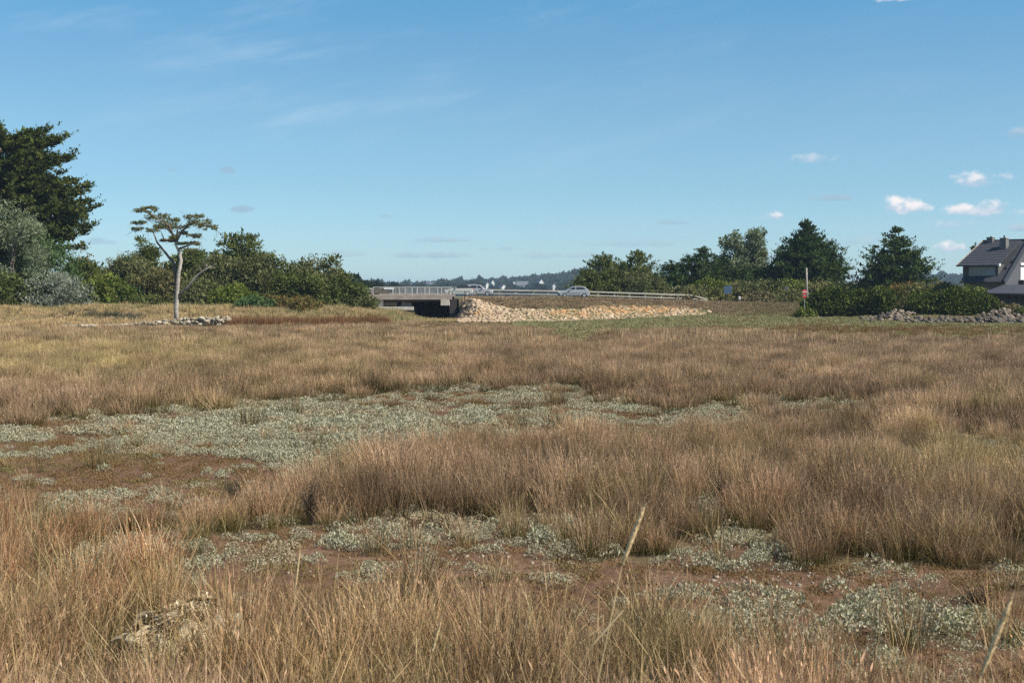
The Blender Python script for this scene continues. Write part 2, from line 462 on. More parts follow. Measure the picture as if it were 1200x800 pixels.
lm_, lpx, lpy = low_mask(GX.ravel(), GY.ravel())
zc = np.zeros((len(V), 3), np.float32)
zc[:, 0] = lm_
zc[:, 1] = (V[:, 1] > 200)
mg, t = new_mat('marsh_ground')
p = geo_pos(t)
at = t.n.new('ShaderNodeAttribute'); at.attribute_name = 'col'
sp = t.n.new('ShaderNodeSeparateColor'); t.l.new(at.outputs['Color'], sp.inputs[0])
n1 = t.noise(p, 0.6, 5, .65); n2 = t.noise(p, 7, 4, .6); n3 = t.noise(p, 60, 3, .6)
mud = t.ramp(t.math('ADD', t.math('MULTIPLY', n1, .5), t.math('MULTIPLY', n2, .5)), [(.33, (0.055, 0.033, 0.018)), (.5, (0.125, 0.068, 0.038)), (.66, (0.20, 0.125, 0.075))])
mud = t.mix(t.math('MULTIPLY', t.smooth(n3, .60, .72), .55), mud, (0.36, 0.29, 0.2, 1))
litter = t.ramp(n2, [(.35, (0.05, 0.04, 0.02)), (.6, (0.14, 0.105, 0.055))])
g = t.mix(sp.outputs[0], litter, mud)
far = t.ramp(t.noise(p, 0.012, 4, .6), [(.35, (0.07, 0.085, 0.03)), (.6, (0.16, 0.15, 0.07))])
g = t.mix(sp.outputs[1], g, far)
set_bsdf(mg, g, .9, .2, 0, t.math('ADD', t.math('MULTIPLY', n2, .6), t.math('MULTIPLY', n3, .25)), .05)
ground = bpy.data.objects.new('ground', mesh_np('ground', V, Fq, mg, zc, True))
link(ground); tag(ground, kind='structure')

# ------------------------------------------------------------------ instanced ground vegetation


def blade_tuft(name, mat, n, Rb, H, wd, rs, lean=.35, droop=.15, seg=3, hvar=.25, heads=0.0, spread=None):
    r = np.random.default_rng(rs)
    spread = Rb if spread is None else spread
    a = r.uniform(0, 2 * np.pi, n); q = np.sqrt(r.uniform(0, 1, n)) * spread
    bx, by = q * np.cos(a), q * np.sin(a)
    az = a + r.normal(0, .9, n)
    L = H * (1 - hvar * r.uniform(0, 1, n)) * (1 - .18 * (q / max(spread, .01)) ** 2)
    ln = np.abs(r.normal(0, lean, n)) * (.4 + .6 * q / max(spread, .01))
    dr = np.abs(r.normal(0, droop, n))
    fa = r.uniform(0, np.pi, n)
    V = np.zeros((n, 2 * seg + 1, 3)); C = np.zeros((n, 2 * seg + 1, 3))
    rnd = r.uniform(0, 1, n); rnd2 = r.uniform(0, 1, n)
    for k in range(seg + 1):
        t_ = k / seg
        off = L * (ln * t_ + dr * t_ * t_ * 1.4)
        hz_ = L * t_ * (1 - .35 * (ln + dr) ** 2 * t_)
        cx, cy = bx + off * np.cos(az), by + off * np.sin(az)
        ww = wd * (1 - .55 * t_) * .5 * r.uniform(.7, 1.3, n)
        if k < seg:
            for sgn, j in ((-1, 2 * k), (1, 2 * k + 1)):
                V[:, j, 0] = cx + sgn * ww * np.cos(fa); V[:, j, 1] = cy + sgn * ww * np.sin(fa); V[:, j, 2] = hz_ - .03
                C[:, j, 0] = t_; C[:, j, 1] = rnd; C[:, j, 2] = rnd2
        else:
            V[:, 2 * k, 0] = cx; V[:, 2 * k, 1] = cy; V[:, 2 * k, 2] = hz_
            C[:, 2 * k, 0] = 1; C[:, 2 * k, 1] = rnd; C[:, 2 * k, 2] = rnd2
    m = 2 * seg + 1; base = (np.arange(n) * m)[:, None]
    quads = np.concatenate([base + np.array([[2 * k, 2 * k + 1, 2 * k + 3, 2 * k + 2]]) for k in range(seg - 1)])
    tris = base + np.array([[2 * seg - 2, 2 * seg - 1, 2 * seg]])
    VV = V.reshape(-1, 3); CC = C.reshape(-1, 3); FF = [quads, tris]
    if heads > 0:     # seed heads near the tips: small rhombs
        k = int(n * heads); idx = r.choice(n, k, replace=False)
        tip = V[idx, 2 * seg]; prev = V[idx, 2 * seg - 2]
        dd = tip - prev; c0 = prev + dd * r.uniform(.25, .75, k)[:, None]
        ax = dd / np.linalg.norm(dd, axis=1)[:, None]
        sd = np.stack([np.cos(fa[idx] + 1), np.sin(fa[idx] + 1), np.zeros(k)], 1)
        hl = wd * r.uniform(2.5, 6, k)[:, None]; hw = wd * r.uniform(.6, 1.1, k)[:, None]
        HV = np.stack([c0 - ax * hl, c0 + sd * hw, c0 + ax * hl, c0 - sd * hw], 1).reshape(-1, 3)
        HC = np.zeros((k * 4, 3)); HC[:, 0] = .95; HC[:, 1] = np.repeat(r.uniform(0, 1, k), 4); HC[:, 2] = np.repeat(r.uniform(.1, .7, k), 4)
        FF.append(np.arange(4 * k).reshape(-1, 4) + len(VV)); VV = np.concatenate([VV, HV]); CC = np.concatenate([CC, HC])
    return VV, FF, CC

def leaf_clump(n, Rr, H, leaf, r, upright=.5):
    a = r.uniform(0, 6.283, n); q = np.sqrt(r.uniform(0, 1, n)) * Rr
    top = H * np.sqrt(np.clip(1 - (q / Rr) ** 2, 0, 1))
    c = np.stack([q * np.cos(a), q * np.sin(a), top * (1 - .55 * r.uniform(0, 1, n) ** 1.5)], 1)
    return leaves(c, np.full(n, leaf), r, upright)

def leaves(c, size, r, up=.3, aspect=.45, nrm=None):
    n = len(c)
    d = r.normal(0, 1, (n, 3)); d[:, 2] = np.abs(d[:, 2]) * 1.0 + up
    if nrm is not None: d = d * .75 + nrm * .9
    d /= np.linalg.norm(d, axis=1)[:, None]
    k = np.cross(d, r.normal(0, 1, (n, 3))); k /= np.linalg.norm(k, axis=1)[:, None] + 1e-9
    s = (size * r.uniform(.6, 1.3, n))[:, None]
    V = np.stack([c - d * s, c + k * s * aspect, c + d * s, c - k * s * aspect], 1).reshape(-1, 3)
    Fc = np.arange(4 * n).reshape(-1, 4)
    C = np.repeat(r.uniform(0, 1, n), 4)[:, None] * np.ones((1, 3))
    return V, Fc, C

_gn = 0
def scatter(name, label, cat, protosV, mat, pos, scl, tint=None, sz=None):
    """ground cover as one object: point mesh + geometry nodes instancing the source tufts"""
    global _gn; _gn += 1
    col = bpy.data.collections.new('source_%02d' % _gn)
    for i, (v, f, c) in enumerate(protosV):
        me = mesh_np('tuft', v, f, mat, c)
        o = bpy.data.objects.new('tuft_source_%02d_%02d' % (_gn, i), me); col.objects.link(o)
    me = bpy.data.meshes.new(name); me.vertices.add(len(pos)); me.vertices.foreach_set('co', pos.astype(np.float32).ravel())
    r = np.random.default_rng(_gn)
    A = me.attributes
    a = A.new('rot', 'FLOAT_VECTOR', 'POINT'); v = np.zeros((len(pos), 3), np.float32); v[:, 2] = r.uniform(0, 6.283, len(pos)); v[:, 0] = r.normal(0, .06, len(pos)); v[:, 1] = r.normal(0, .06, len(pos)) ; a.data.foreach_set('vector', v.ravel())
    a = A.new('scl', 'FLOAT_VECTOR', 'POINT'); v = np.zeros((len(pos), 3), np.float32); v[:, 0] = v[:, 1] = scl if sz is None else sz; v[:, 2] = scl; a.data.foreach_set('vector', v.ravel())
    a = A.new('pick', 'INT', 'POINT'); a.data.foreach_set('value', r.integers(0, len(protosV), len(pos)).astype(np.int32))
    a = A.new('tint', 'FLOAT_COLOR', 'POINT'); v = np.ones((len(pos), 4), np.float32); v[:, 0] = 0 if tint is None else tint[:, 0]; v[:, 1] = 1 if tint is None else tint[:, 1]; v[:, 2] = 0 if tint is None or tint.shape[1] < 3 else tint[:, 2]; a.data.foreach_set('color', v.ravel())
    o = bpy.data.objects.new(name, me); link(o); tag(o, label, cat, kind='stuff')
    g = bpy.data.node_groups.new(name, 'GeometryNodeTree')
    g.interface.new_socket('Geometry', in_out='INPUT', socket_type='NodeSocketGeometry'); g.interface.new_socket('Geometry', in_out='OUTPUT', socket_type='NodeSocketGeometry')
    n, l = g.nodes, g.links
    gi, go = n.new('NodeGroupInput'), n.new('NodeGroupOutput')
    ci = n.new('GeometryNodeCollectionInfo'); ci.inputs['Collection'].default_value = col; ci.inputs['Separate Children'].default_value = True; ci.inputs['Reset Children'].default_value = True
    ip = n.new('GeometryNodeInstanceOnPoints'); ip.inputs['Pick Instance'].default_value = True
    def na(nm, ty):
        k = n.new('GeometryNodeInputNamedAttribute'); k.data_type = ty; k.inputs['Name'].default_value = nm; return k.outputs[0]
    l.new(gi.outputs[0], ip.inputs['Points']); l.new(ci.outputs[0], ip.inputs['Instance'])
    l.new(na('pick', 'INT'), ip.inputs['Instance Index']); l.new(na('rot', 'FLOAT_VECTOR'), ip.inputs['Rotation']); l.new(na('scl', 'FLOAT_VECTOR'), ip.inputs['Scale'])
    l.new(ip.outputs[0], go.inputs[0])
    md = o.modifiers.new('scatter', 'NODES'); md.node_group = g
    return o

def strew(d0, d1, per_m2, margin=1.12, x0=None, x1=None):
    """random ground points inside the view fan between two depths, even per square metre"""
    hw = .375 * margin
    area = hw * (d1 * d1 - d0 * d0) + 3 * (d1 - d0)
    n = int(area * per_m2)
    y = np.sqrt(rng.uniform(d0 * d0, d1 * d1, n)); x = rng.uniform(-1, 1, n) * (hw * y + 1.5)
    if x0 is not None:
        k = (x > x0) & (x < x1); x, y = x[k], y[k]
    return x, y

def bunch(x, y, cell, seed):
    """distance to the nearest bunch centre (0..1) and that bunch's own random number"""
    cx, cy = np.floor(x / cell).astype(int), np.floor(y / cell).astype(int); best = np.full(x.shape, 9.0); rid = np.zeros(x.shape)
    for i in (-1, 0, 1):
        for j in (-1, 0, 1):
            u, v = cx + i, cy + j
            h1 = np.modf(np.abs(np.sin(u * 12.9898 + v * 78.233 + seed) * 43758.5453))[0]; h2 = np.modf(np.abs(np.sin(u * 39.346 + v * 11.135 + seed) * 24634.6345))[0]
            h3 = np.modf(np.abs(np.sin(u * 73.156 + v * 52.235 + seed) * 14375.5964))[0]
            d = np.hypot(x / cell - u - h1, (y / cell - v - h2)); m = d < best
            best = np.where(m, d, best); rid = np.where(m, h3, rid)
    return best, rid
HD = 11.6; HX = (215 - 600) / F * HD
def heap_clear(x, y):
    return (((x - HX) / .72) ** 2 + ((y - HD + .35) / .85) ** 2 < 1)
# --- rush marsh
def blob(px, py, cx, cy, rx, ry):
    return np.exp(-((px - cx) / rx) ** 2 - ((py - cy) / ry) ** 2)

def rush_points(d0, d1, dens, cell=.8):
    x, y = strew(d0, d1, dens)
    low, px, py = low_mask(x, y)
    de = np.interp(x, [-60, -40, -25, -15, -10, -4], [118, 124, 127, 131, 140, 148])
    de = np.where(x > -8, 140 - 6 * ss(2, 14, x), de)
    de = np.where(x < -20, de - 2.8, de)
    keep = ((~low) | ((rng.uniform(0, 1, len(x)) < .05) & (fnoise(x, y, 2.3, 77) > .55))) & (y < de + rng.normal(0, 1.5, len(x)))
    clump = fnoise(x, y, 1.15, 31) * .6 + fnoise(x, y, .5, 32) * .4
    bd, bi = bunch(x, y, cell, 3.7)
    keep &= (clump > .34) | (rng.uniform(0, 1, len(x)) < .30)
    keep &= rng.uniform(0, 1, len(x)) < 1.05 - .95 * ss(.42, .80, bd)
    x, y, clump, bd, bi = x[keep], y[keep], clump[keep], bd[keep], bi[keep]
    px, py = PX(x, y, np.zeros_like(x))
    z = T(x, y)
    big = fnoise(x, y, 9, 33); mid = fnoise(x, y, 3.0, 34)
    h = .82 + .45 * (clump - .5) + .34 * (mid - .5) + rng.normal(0, .07, len(x))
    h *= (1.06 - .36 * ss(.1, .75, bd)) * (.84 + .34 * bi)
    h += .20 * blob(px, py, 540, 575, 190, 42) + .20 * blob(px, py, 700, 560, 60, 40) + .12 * blob(px, py, 950, 590, 220, 50) - .28 * blob(px, py, 180, 610, 160, 28)
    h -= .25 * ss(0, 25, x) * ss(100, 130, y)
    h -= .10 * ss(60, 110, y)
    gx = .55 * blob(px, py, 1130, 580, 130, 50) + .5 * blob(px, py, 850, 545, 80, 30) + .35 * blob(px, py, 130, 430, 200, 25) + .7 * blob(px, py, 690, 575, 45, 28) + .3 * blob(px, py, 60, 770, 160, 60)
    tn = np.clip(gx + .55 * (big - .55) + .4 * (mid - .6) + rng.normal(0, .10, len(x)) + .5 * (np.modf(bi * 3.77)[0] - .55), 0, 1)
    br = np.clip(.95 + .45 * (mid - .5) + .55 * (fnoise(x, y, 2.2, 36) - .5) + .3 * (big - .5) + rng.normal(0, .14, len(x)), .45, 1.5)
    br *= (.80 + .42 * np.modf(bi * 7.13)[0]) * (1.06 - .18 * ss(.3, .8, bd))
    br *= 1 + .10 * (1 - ss(9, 22, y)) - .06 * ss(18, 30, y)
    dk = rng.uniform(0, 1, len(x)) < .10 + .25 * (fnoise(x, y, 1.8, 39) > .66)  # darker, greener tufts picked at random stand in for shadow streaks
    br = np.where(dk, br * .62, br); tn = np.where(dk, .8, tn)
    rd = np.clip(.25 * (1 - ss(10, 20, y)) + .65 * blob(px, py, 150, 690, 330, 70) + .5 * blob(px, py, 560, 520, 220, 50) + .5 * blob(px, py, 60, 620, 160, 60) + .45 * blob(px, py, 1050, 800, 260, 60) + .7 * (fnoise(x, y, 5, 37) - .55) - .3 * ss(5, 20, x) + rng.normal(0, .12, len(x)), 0, 1)
    tn = np.clip(tn + .45 * blob(px, py, 120, 425, 330, 34) + .35 * blob(px, py, 400, 860, 500, 70), 0, 1)
    # tufts shrink and thin out towards the open ground
    ed = sum(low_mask(x + a_, y + b_)[0].astype(float) for a_, b_ in ((.6, 0), (-.6, 0), (0, .9), (0, -.9))) / 4
    h *= 1 - .42 * ed * rng.uniform(.2, 1, len(x))
    h *= 1 - .72 * ss(104, 122, y) * (x > -9)
    h *= 1 - .10 * ss(20, 26, y)
    h *= 1 - .45 * ss(-8, -2, y - de[keep]) * (x < -7)
    h *= 1 - .14 * blob(px, py, 1000, 560, 260, 70)
    h += .08 * (1 - ss(9, 14, y))
    rd = np.where(dk, 0, rd); hk = ~heap_clear(x, y)
    return np.stack([x, y, z], 1)[hk], np.clip(h, .18, 1.35)[hk], np.stack([tn, br, rd], 1)[hk]

p0, h0, t0 = rush_points(5.0, 30, 17)
far_edge = 17.5
near = p0[:, 1] < 17
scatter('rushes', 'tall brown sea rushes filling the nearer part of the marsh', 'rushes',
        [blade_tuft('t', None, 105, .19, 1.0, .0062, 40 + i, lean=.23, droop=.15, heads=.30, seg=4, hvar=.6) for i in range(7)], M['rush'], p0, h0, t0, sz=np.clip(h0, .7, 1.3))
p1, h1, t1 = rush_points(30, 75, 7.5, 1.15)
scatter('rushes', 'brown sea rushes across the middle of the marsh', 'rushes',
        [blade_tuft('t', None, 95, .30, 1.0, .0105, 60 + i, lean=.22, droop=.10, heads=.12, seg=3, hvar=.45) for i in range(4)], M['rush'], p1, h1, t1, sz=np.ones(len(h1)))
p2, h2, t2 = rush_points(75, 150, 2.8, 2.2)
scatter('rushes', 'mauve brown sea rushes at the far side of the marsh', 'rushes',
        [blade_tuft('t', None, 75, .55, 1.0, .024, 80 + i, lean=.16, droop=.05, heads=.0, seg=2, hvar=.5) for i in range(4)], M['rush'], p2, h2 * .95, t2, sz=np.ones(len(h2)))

# --- straw coloured taller grass mixed in the very foreground
x, y = strew(6, 17.5, 9)
low, px, py = low_mask(x, y)
wgt = .26 + .45 * blob(px, py, 150, 820, 420, 130) + .4 * blob(px, py, 620, 830, 260, 70)
k = (~low) & (rng.uniform(0, 1, len(x)) < wgt) & ~heap_clear(x, y)
x, y = x[k], y[k]
scatter('straw_grass', 'pale straw coloured grass standing in the foreground rushes', 'grass',
        [blade_tuft('t', None, 34, .15, 1.0, .0085, 120 + i, lean=.32, droop=.30, heads=0, seg=5, hvar=.6) for i in range(6)], M['straw'],
        np.stack([x, y, T(x, y)], 1), np.clip(rng.normal(.88, .10, len(x)), .4, 1.15), np.stack([np.clip(rng.normal(.2, .25, len(x)), 0, 1), rng.uniform(.75, 1.1, len(x))], 1))

x, y = strew(8, 42, 6.5)
low, px, py = low_mask(x, y)
ed = np.zeros(len(x))
for a_, b_ in ((.8, 0), (-.8, 0), (0, 1.0), (0, -1.0)): ed += low_mask(x + a_, y + b_)[0]
k = ((~low) & (rng.uniform(0, 1, len(x)) < .8)) | (low & (ed < 4) & (rng.uniform(0, 1, len(x)) < .75)) | (low & (rng.uniform(0, 1, len(x)) < .10))
x, y = x[k], y[k]
scatter('dead_stems', 'bent and matted dead stems lying among the rushes', 'dead rushes', [blade_tuft('t', None, 46, .30, 1.0, .008, 800 + i, lean=1.3, droop=.9, heads=0, seg=4, hvar=.7) for i in range(6)], M['straw'],
        np.stack([x, y, T(x, y)], 1), rng.uniform(.16, .42, len(x)), np.stack([np.clip(rng.normal(.1, .15, len(x)), 0, 1), rng.uniform(.55, 1.05, len(x)), np.clip(rng.normal(.25, .3, len(x)), 0, 1)], 1), sz=rng.uniform(.25, .5, len(x)))

# --- sea purslane and glasswort in the open areas
def low_points(d0, d1, dens):
    x, y = strew(d0, d1, dens)
    low, px, py = low_mask(x, y)
    x, y, px, py = x[low], y[low], px[low], py[low]
    return x, y, px, py
def purs_weight(x, y, px, py):
    n = fnoise(x, y, 1.9, 41) * .6 + fnoise(x, y, .7, 42) * .4
    mudw = blob(px, py, 620, 668, 300, 13) * .8 + blob(px, py, 940, 684, 190, 14) * 1.3 + .7 * blob(px, py, 60, 560, 220, 18) + .5 * blob(px, py, 540, 480, 90, 6) + .5 * blob(px, py, 1170, 740, 70, 60) + .6 * blob(px, py, 1050, 388, 260, 7) + .5 * blob(px, py, 560, 720, 200, 30)
    up = .45 * blob(px, py, 690, 632, 110, 16) + .5 * blob(px, py, 980, 660, 190, 18) + .4 * blob(px, py, 1000, 735, 140, 30) + .35 * blob(px, py, 420, 510, 220, 26)
    return n - mudw + up
for (d0, d1, dens, nl, Rr, H, lf) in ((8, 30, 26, 130, .15, .14, .017), (30, 75, 9, 170, .30, .15, .024), (75, 165, 1.8, 120, .7, .16, .06)):
    x, y, px, py = low_points(d0, d1, dens)
    wq = purs_weight(x, y, px, py)
    k = wq > .36 + .08 * blob(px, py, 100, 540, 260, 40) + rng.normal(0, .04, len(x))
    r = np.random.default_rng(7)
    nm = {8: 'pale grey-green sea purslane mats in the near hollow', 30: 'pale sage sea purslane spread over the middle clearing', 75: 'thin greenish saltmarsh cover below the far embankment'}[d0]
    pr = [leaf_clump(nl, Rr, H, lf, np.random.default_rng(200 + i), .6) for i in range(4)]
    sc = np.clip(.55 + 1.2 * (wq[k] - .3) + rng.normal(0, .12, k.sum()), .35, 1.7)
    scatter('sea_purslane', nm, 'sea purslane', pr, M['purslane'] if d0 < 75 else M['turf'], np.stack([x[k], y[k], T(x[k], y[k])], 1), sc, sz=np.clip(sc, .7, 1.3))
    k2 = (~k) & (rng.uniform(0, 1, len(x)) < (.95 if d0 < 75 else .95)) & (wq > -.55 + rng.normal(0, .15, len(x)))
    pr2 = [leaf_clump(int(nl * .6), Rr * .9, H * .45, lf * .8, np.random.default_rng(300 + i), 1.4) for i in range(3)]
    nm2 = {8: 'low red-brown glasswort on the bare mud of the near hollow', 30: 'low red-brown glasswort between the purslane mats', 75: 'short russet growth on the far marsh edge'}[d0]
    scatter('glasswort', nm2, 'glasswort', pr2, M['glasswort'], np.stack([x[k2], y[k2], T(x[k2], y[k2])], 1), rng.uniform(.5, 1.3, k2.sum()))

# short green turf at the far right and under the revetment
x, y = strew(108, 176, 2.2)
px, py = PX(x, y, T(x, y))
k = ((x > 0) & (y > 130) & (py < 384) & (py > 366)) & (rng.uniform(0, 1, len(x)) < .8) & (fnoise(x, y, 7, 55) > .38)
scatter('turf', 'short green turf along the foot of the embankment', 'grass', [leaf_clump(70, .6, .16, .085, np.random.default_rng(330 + i), 1.2) for i in range(3)], M['turf'],
        np.stack([x[k], y[k], T(x[k], y[k])], 1), rng.uniform(.6, 1.1, k.sum()))

# --- tan bank grass at the left, straw strip above the riprap, right brown bank
x, y = strew(112, 170, 2.6)
de = np.interp(x, [-60, -40, -25, -15, -10, -4], [118, 124, 127, 131, 140, 148])
z = T(x, y)
left = (x < -9.5) & (y > de - 1) & (y < 164)
chan = (x > -13) & (x < -6.2) & (y > 146) & (y < 163)
k = (left | chan) & ~((x > -17) & (y > 161))
tn = np.clip(.12 + 1.0 * (fnoise(x, y, 4, 61) - .5) + .40 * ss(132, 146, y) + rng.normal(0, .15, len(x)), 0, 1)
scatter('bank_grass', 'tan and green tussock grass on the left bank', 'grass', [blade_tuft('t', None, 70, .5, 1.0, .035, 150 + i, lean=.28, droop=.18, seg=2, hvar=.5) for i in range(4)], M['straw'],
        np.stack([x, y, z], 1)[k], np.clip(rng.normal(.58, .18, k.sum()) * np.where(chan[k], .55, 1), .25, 1.3), np.stack([tn, rng.uniform(.9, 1.3, len(x))], 1)[k], sz=np.full(k.sum(), .9))
x, y = strew(118, 137, 3.0)
px, py = PX(x, y, T(x, y))
de = np.interp(x, [-60, -40, -25, -15, -10, -4], [118, 124, 127, 131, 140, 148])
k = (px > 262) & (px < 455) & (np.abs(y - de + 2.2) < 4.2)
scatter('red_rushes', 'dark russet rushes along the foot of the left bank', 'rushes', [blade_tuft('t', None, 70, .45, 1.0, .03, 170 + i, lean=.16, droop=.08, seg=2, hvar=.5) for i in range(3)], M['redgrass'],
        np.stack([x, y, T(x, y)], 1)[k], rng.normal(1.1, .2, k.sum()), np.stack([rng.uniform(0, .2, k.sum()), rng.uniform(.7, 1.0, k.sum())], 1), sz=np.ones(k.sum()))
x, y = strew(150, 185, 6.5)
z = T(x, y); px, py = PX(x, y, z)
sh = np.interp(x, [-5, 6, 18, 30, 60], [0, 0, 3.0, 5, 6])
top = np.interp(px, [528, 545, 580, 600, 680, 720, 830, 860], [347, 349, 358, 362, 362.5, 362, 364, 380])
k = (x > -6) & (py < top + rng.normal(0, .8, len(x))) & (y < 170 + sh * .6) & (px < 1010) & (y - sh > 151)
tn = np.clip(.15 + .55 * ss(835, 880, px) + .5 * (fnoise(x, y, 3, 63) - .5) + rng.normal(0, .12, len(x)), 0, 1)
scatter('verge_plants', 'dry brown verge growth above the riprap', 'verge plants', [blade_tuft('t', None, 50, .4, 1.0, .04, 190 + i, lean=.4, droop=.2, seg=2, hvar=.6) for i in range(4)], M['drybrown'],
        np.stack([x, y, z], 1)[k], np.clip(rng.normal(.38, .14, k.sum()) , .12, 1.0), np.stack([tn, rng.uniform(.7, 1.2, len(x))], 1)[k], sz=np.full(k.sum(), .7))
#PART2
# ------------------------------------------------------------------ road
def ribbon(name, xsr, y0f, y1f, zf, mat, th=None, parent=None):
    vs, fs = [], []
    for x in xsr:
        vs += [(x, y0f(x), zf(x)), (x, y1f(x), zf(x))]
    for i in range(len(xsr) - 1): fs.append([2 * i, 2 * i + 2, 2 * i + 3, 2 * i + 1])
    me = bpy.data.meshes.new(name); me.from_pydata(vs, [], fs); me.materials.append(mat)
    o = bpy.data.objects.new(name, me); link(o, parent); return o
def road_y(x): return float(np.interp(x, [-80, -10, 6, 18, 30, 60, 120], [167, 167, 168.5, 170.5, 173.5, 182, 205]))
rxs = list(np.arange(-80, 120.1, 2.0))
road = ribbon('road', rxs, lambda x: road_y(x), lambda x: road_y(x) + 7.0, lambda x: float(road_z(x)) + .10, M['asphalt'])
tag(road, kind='structure')
for nm, a, b in (('road_marking', 3.44, 3.56), ('edge_marking', .25, .37), ('edge_marking', 6.63, 6.75)):
    o = ribbon(nm, rxs, lambda x: road_y(x) + a, lambda x: road_y(x) + b, lambda x: float(road_z(x)) + .106, M['white_paint']); tag(o, kind='structure')
m_ = MB()
for i in range(len(rxs) - 1):
    xa, xb = rxs[i], rxs[i + 1]
    if xa >= -15 and xb <= -6: continue
    ya, yb, za, zb = road_y(xa), road_y(xb), float(road_z(xa)), float(road_z(xb))
    m_.prism([(xa, ya - .8, za - 1.2), (xb, yb - .8, zb - 1.2), (xb, yb + 7.8, zb - 1.2), (xa, ya + 7.8, za - 1.2)], [(xa, ya - .01, za + .085), (xb, yb - .01, zb + .085), (xb, yb + 7.01, zb + .085), (xa, ya + 7.01, za + .085)])
o = m_.build('road_base', plain('verge_soil', (0.24, 0.17, 0.11), .95, .25, 1.5)); tag(o, kind='structure')

# ------------------------------------------------------------------ bridge
br = empty('road_bridge', (-12.0, 166, 0), 'low concrete road bridge with pale railings over the dark channel', 'bridge')
def bb(name, mat, *boxes, bevel=.02):
    m = MB()
    for b in boxes: m.box(*b)
    o = m.build(name, mat, br, bevel=bevel); return o
# local: x 0..9.1 (px 437..525), y 0..10
L = 9.15; x0 = -4.85
bb('deck', M['concrete'], (x0, L - 4.85 + .35, -.05, 9.0, 2.38, 2.72))
bb('edge_beam', M['concrete'], (x0 - .12, L - 4.85 + .42, -.35, -.05, 2.36, 2.98))
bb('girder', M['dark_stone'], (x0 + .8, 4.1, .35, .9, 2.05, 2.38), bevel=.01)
o = bb('bearing_block', M['pale_concrete'], (3.35, 4.40, -.46, .7, 1.66, 2.34)); o['label'] = 'pale concrete bearing block at the right end of the deck'
bb('abutment', M['dark_stone'], (4.3, 5.2, 1.4, 9.0, -.6, 2.37))  # right abutment coloured dark to stand for the shade in the opening
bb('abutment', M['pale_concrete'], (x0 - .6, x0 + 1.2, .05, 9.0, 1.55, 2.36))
bb('abutment', M['pale_concrete'], (x0 - .2, -.1, .5, 9.0, .3, 1.58))
bb('abutment', M['concrete'], (-1.5, -.3, .9, 9.0, -.6, 2.0))
bb('light_block', M['dark_stone'], (-.3, 4.3, 8.2, 8.6, -.6, 2.37))  # added wall, closes the far end so no daylight shows through the opening
bb('masonry_step', M['pale_concrete'], (x0 - 1.5, x0 - .2, -.6, .0, 1.55, 2.05))
bb('masonry_step', M['pale_concrete'], (x0 - 1.0, x0 + .9, -.75, -.2, 1.0, 1.52))
bb('masonry_step', M['pale_concrete'], (x0 + .2, x0 + 4.9, -.5, .45, 1.1, 1.5))
bb('back_parapet', M['concrete'], (x0 - .12, L - 4.85 + .42, 8.7, 9.0, 2.74, 3.05))
# sloping dark side wall in the opening

# railings, near and far side
for side, yy in ((0, -.2), (1, 8.85)):
    rl = MB()
    rl.box(x0, L - 4.5, yy - .05, yy + .05, 3.84, 3.92); rl.box(x0, L - 4.5, yy - .025, yy + .025, 3.1, 3.15)
    rail = rl.build('railing', M['white_paint'], br); rail.location = (0, 0, 0)
    nP = 7
    for i in range(nP):
        xx = x0 + .05 + i * (L + .2) / (nP - 1)
        p_ = MB(); p_.box(xx - .06, xx + .06, yy - .06, yy + .06, 2.98, 3.86); p_.build('post', M['white_paint'], rail)
    b_ = MB(); k = int((L + .2) / .16)
    for i in range(k):
        xx = x0 + .15 + i * .16
        if min(abs(xx - (x0 + .05 + j * (L + .2) / (nP - 1))) for j in range(nP)) < .1: continue
        b_.box(xx - .012, xx + .012, yy - .015, yy + .015, 3.15, 3.84)
    bo = b_.build('baluster', M['white_paint'], rail); bo['kind'] = 'stuff'
# solid white panel of the railing (left third)
bb('parapet_panel', M['render_wall'], (x0 + .1, x0 + 2.0, -.28, -.22, 3.1, 3.72), bevel=.01)
pp = MB(); pp.box(x0 + 1.3, x0 + 2.55, -.32, -.285, 3.6, 3.83); pp.build('parapet_panel', M['white_frame'], br)

# ------------------------------------------------------------------ guard rails
def guard_rail(pts, label, ph=.82, rails=((.80, .15), (.38, .12)), mats=(M['rail_wood'], M['rail_wood']), droop_end=False, name='guard_rail'):
    base = Vector(pts[0]); e = empty(name, base, label, 'guard rail', 'guard rails beside the road')
    Q = [Vector(p) - base for p in pts]
    for i, p in enumerate(Q):
        hgt = ph if not (droop_end and i == len(Q) - 1) else ph * .35
        m = MB(); m.box(p.x - .08, p.x + .08, p.y - .06, p.y + .06, p.z - .5, p.z + hgt); m.build('post', mats[1], e)
    for i in range(len(Q) - 1):
        for k, (zz, hh) in enumerate(rails):
            a, b = Q[i].copy(), Q[i + 1].copy(); za = zb = zz
            if droop_end and i == len(Q) - 2: zb = zz * .38
            m = MB(); m.bar(a + Vector((0.0, -.11, za)), b + Vector((0.0, -.11, zb)), .08, hh); m.build('rail', mats[0], e)
    return e
xsl = []
for px in (553, 566, 585, 604.5, 625, 642.7, 661, 680, 701, 720, 737.5, 756, 775, 794, 811, 829):
    d = 177.0; x = (px - 600) / F * d
    d = road_y(x) + 7.5; x = (px - 600) / F * d
    xsl.append((x, d, float(road_z(x)) + .1))
guard_rail(xsl, 'long two-rail wooden guard rail behind the silver car on the far side of the road', droop_end=True, ph=.88, rails=((.82, .17), (.36, .13)))
guard_rail([P(px, 347, 166.3) - Vector((0, 0, .0)) for px in (392, 408, 418, 428, 436)], 'short pale guard rail left of the bridge railing above the bushes', ph=1.0, rails=((.90, .20), (.55, .08), (.25, .08)), mats=(M['white_paint'], M['concrete']))
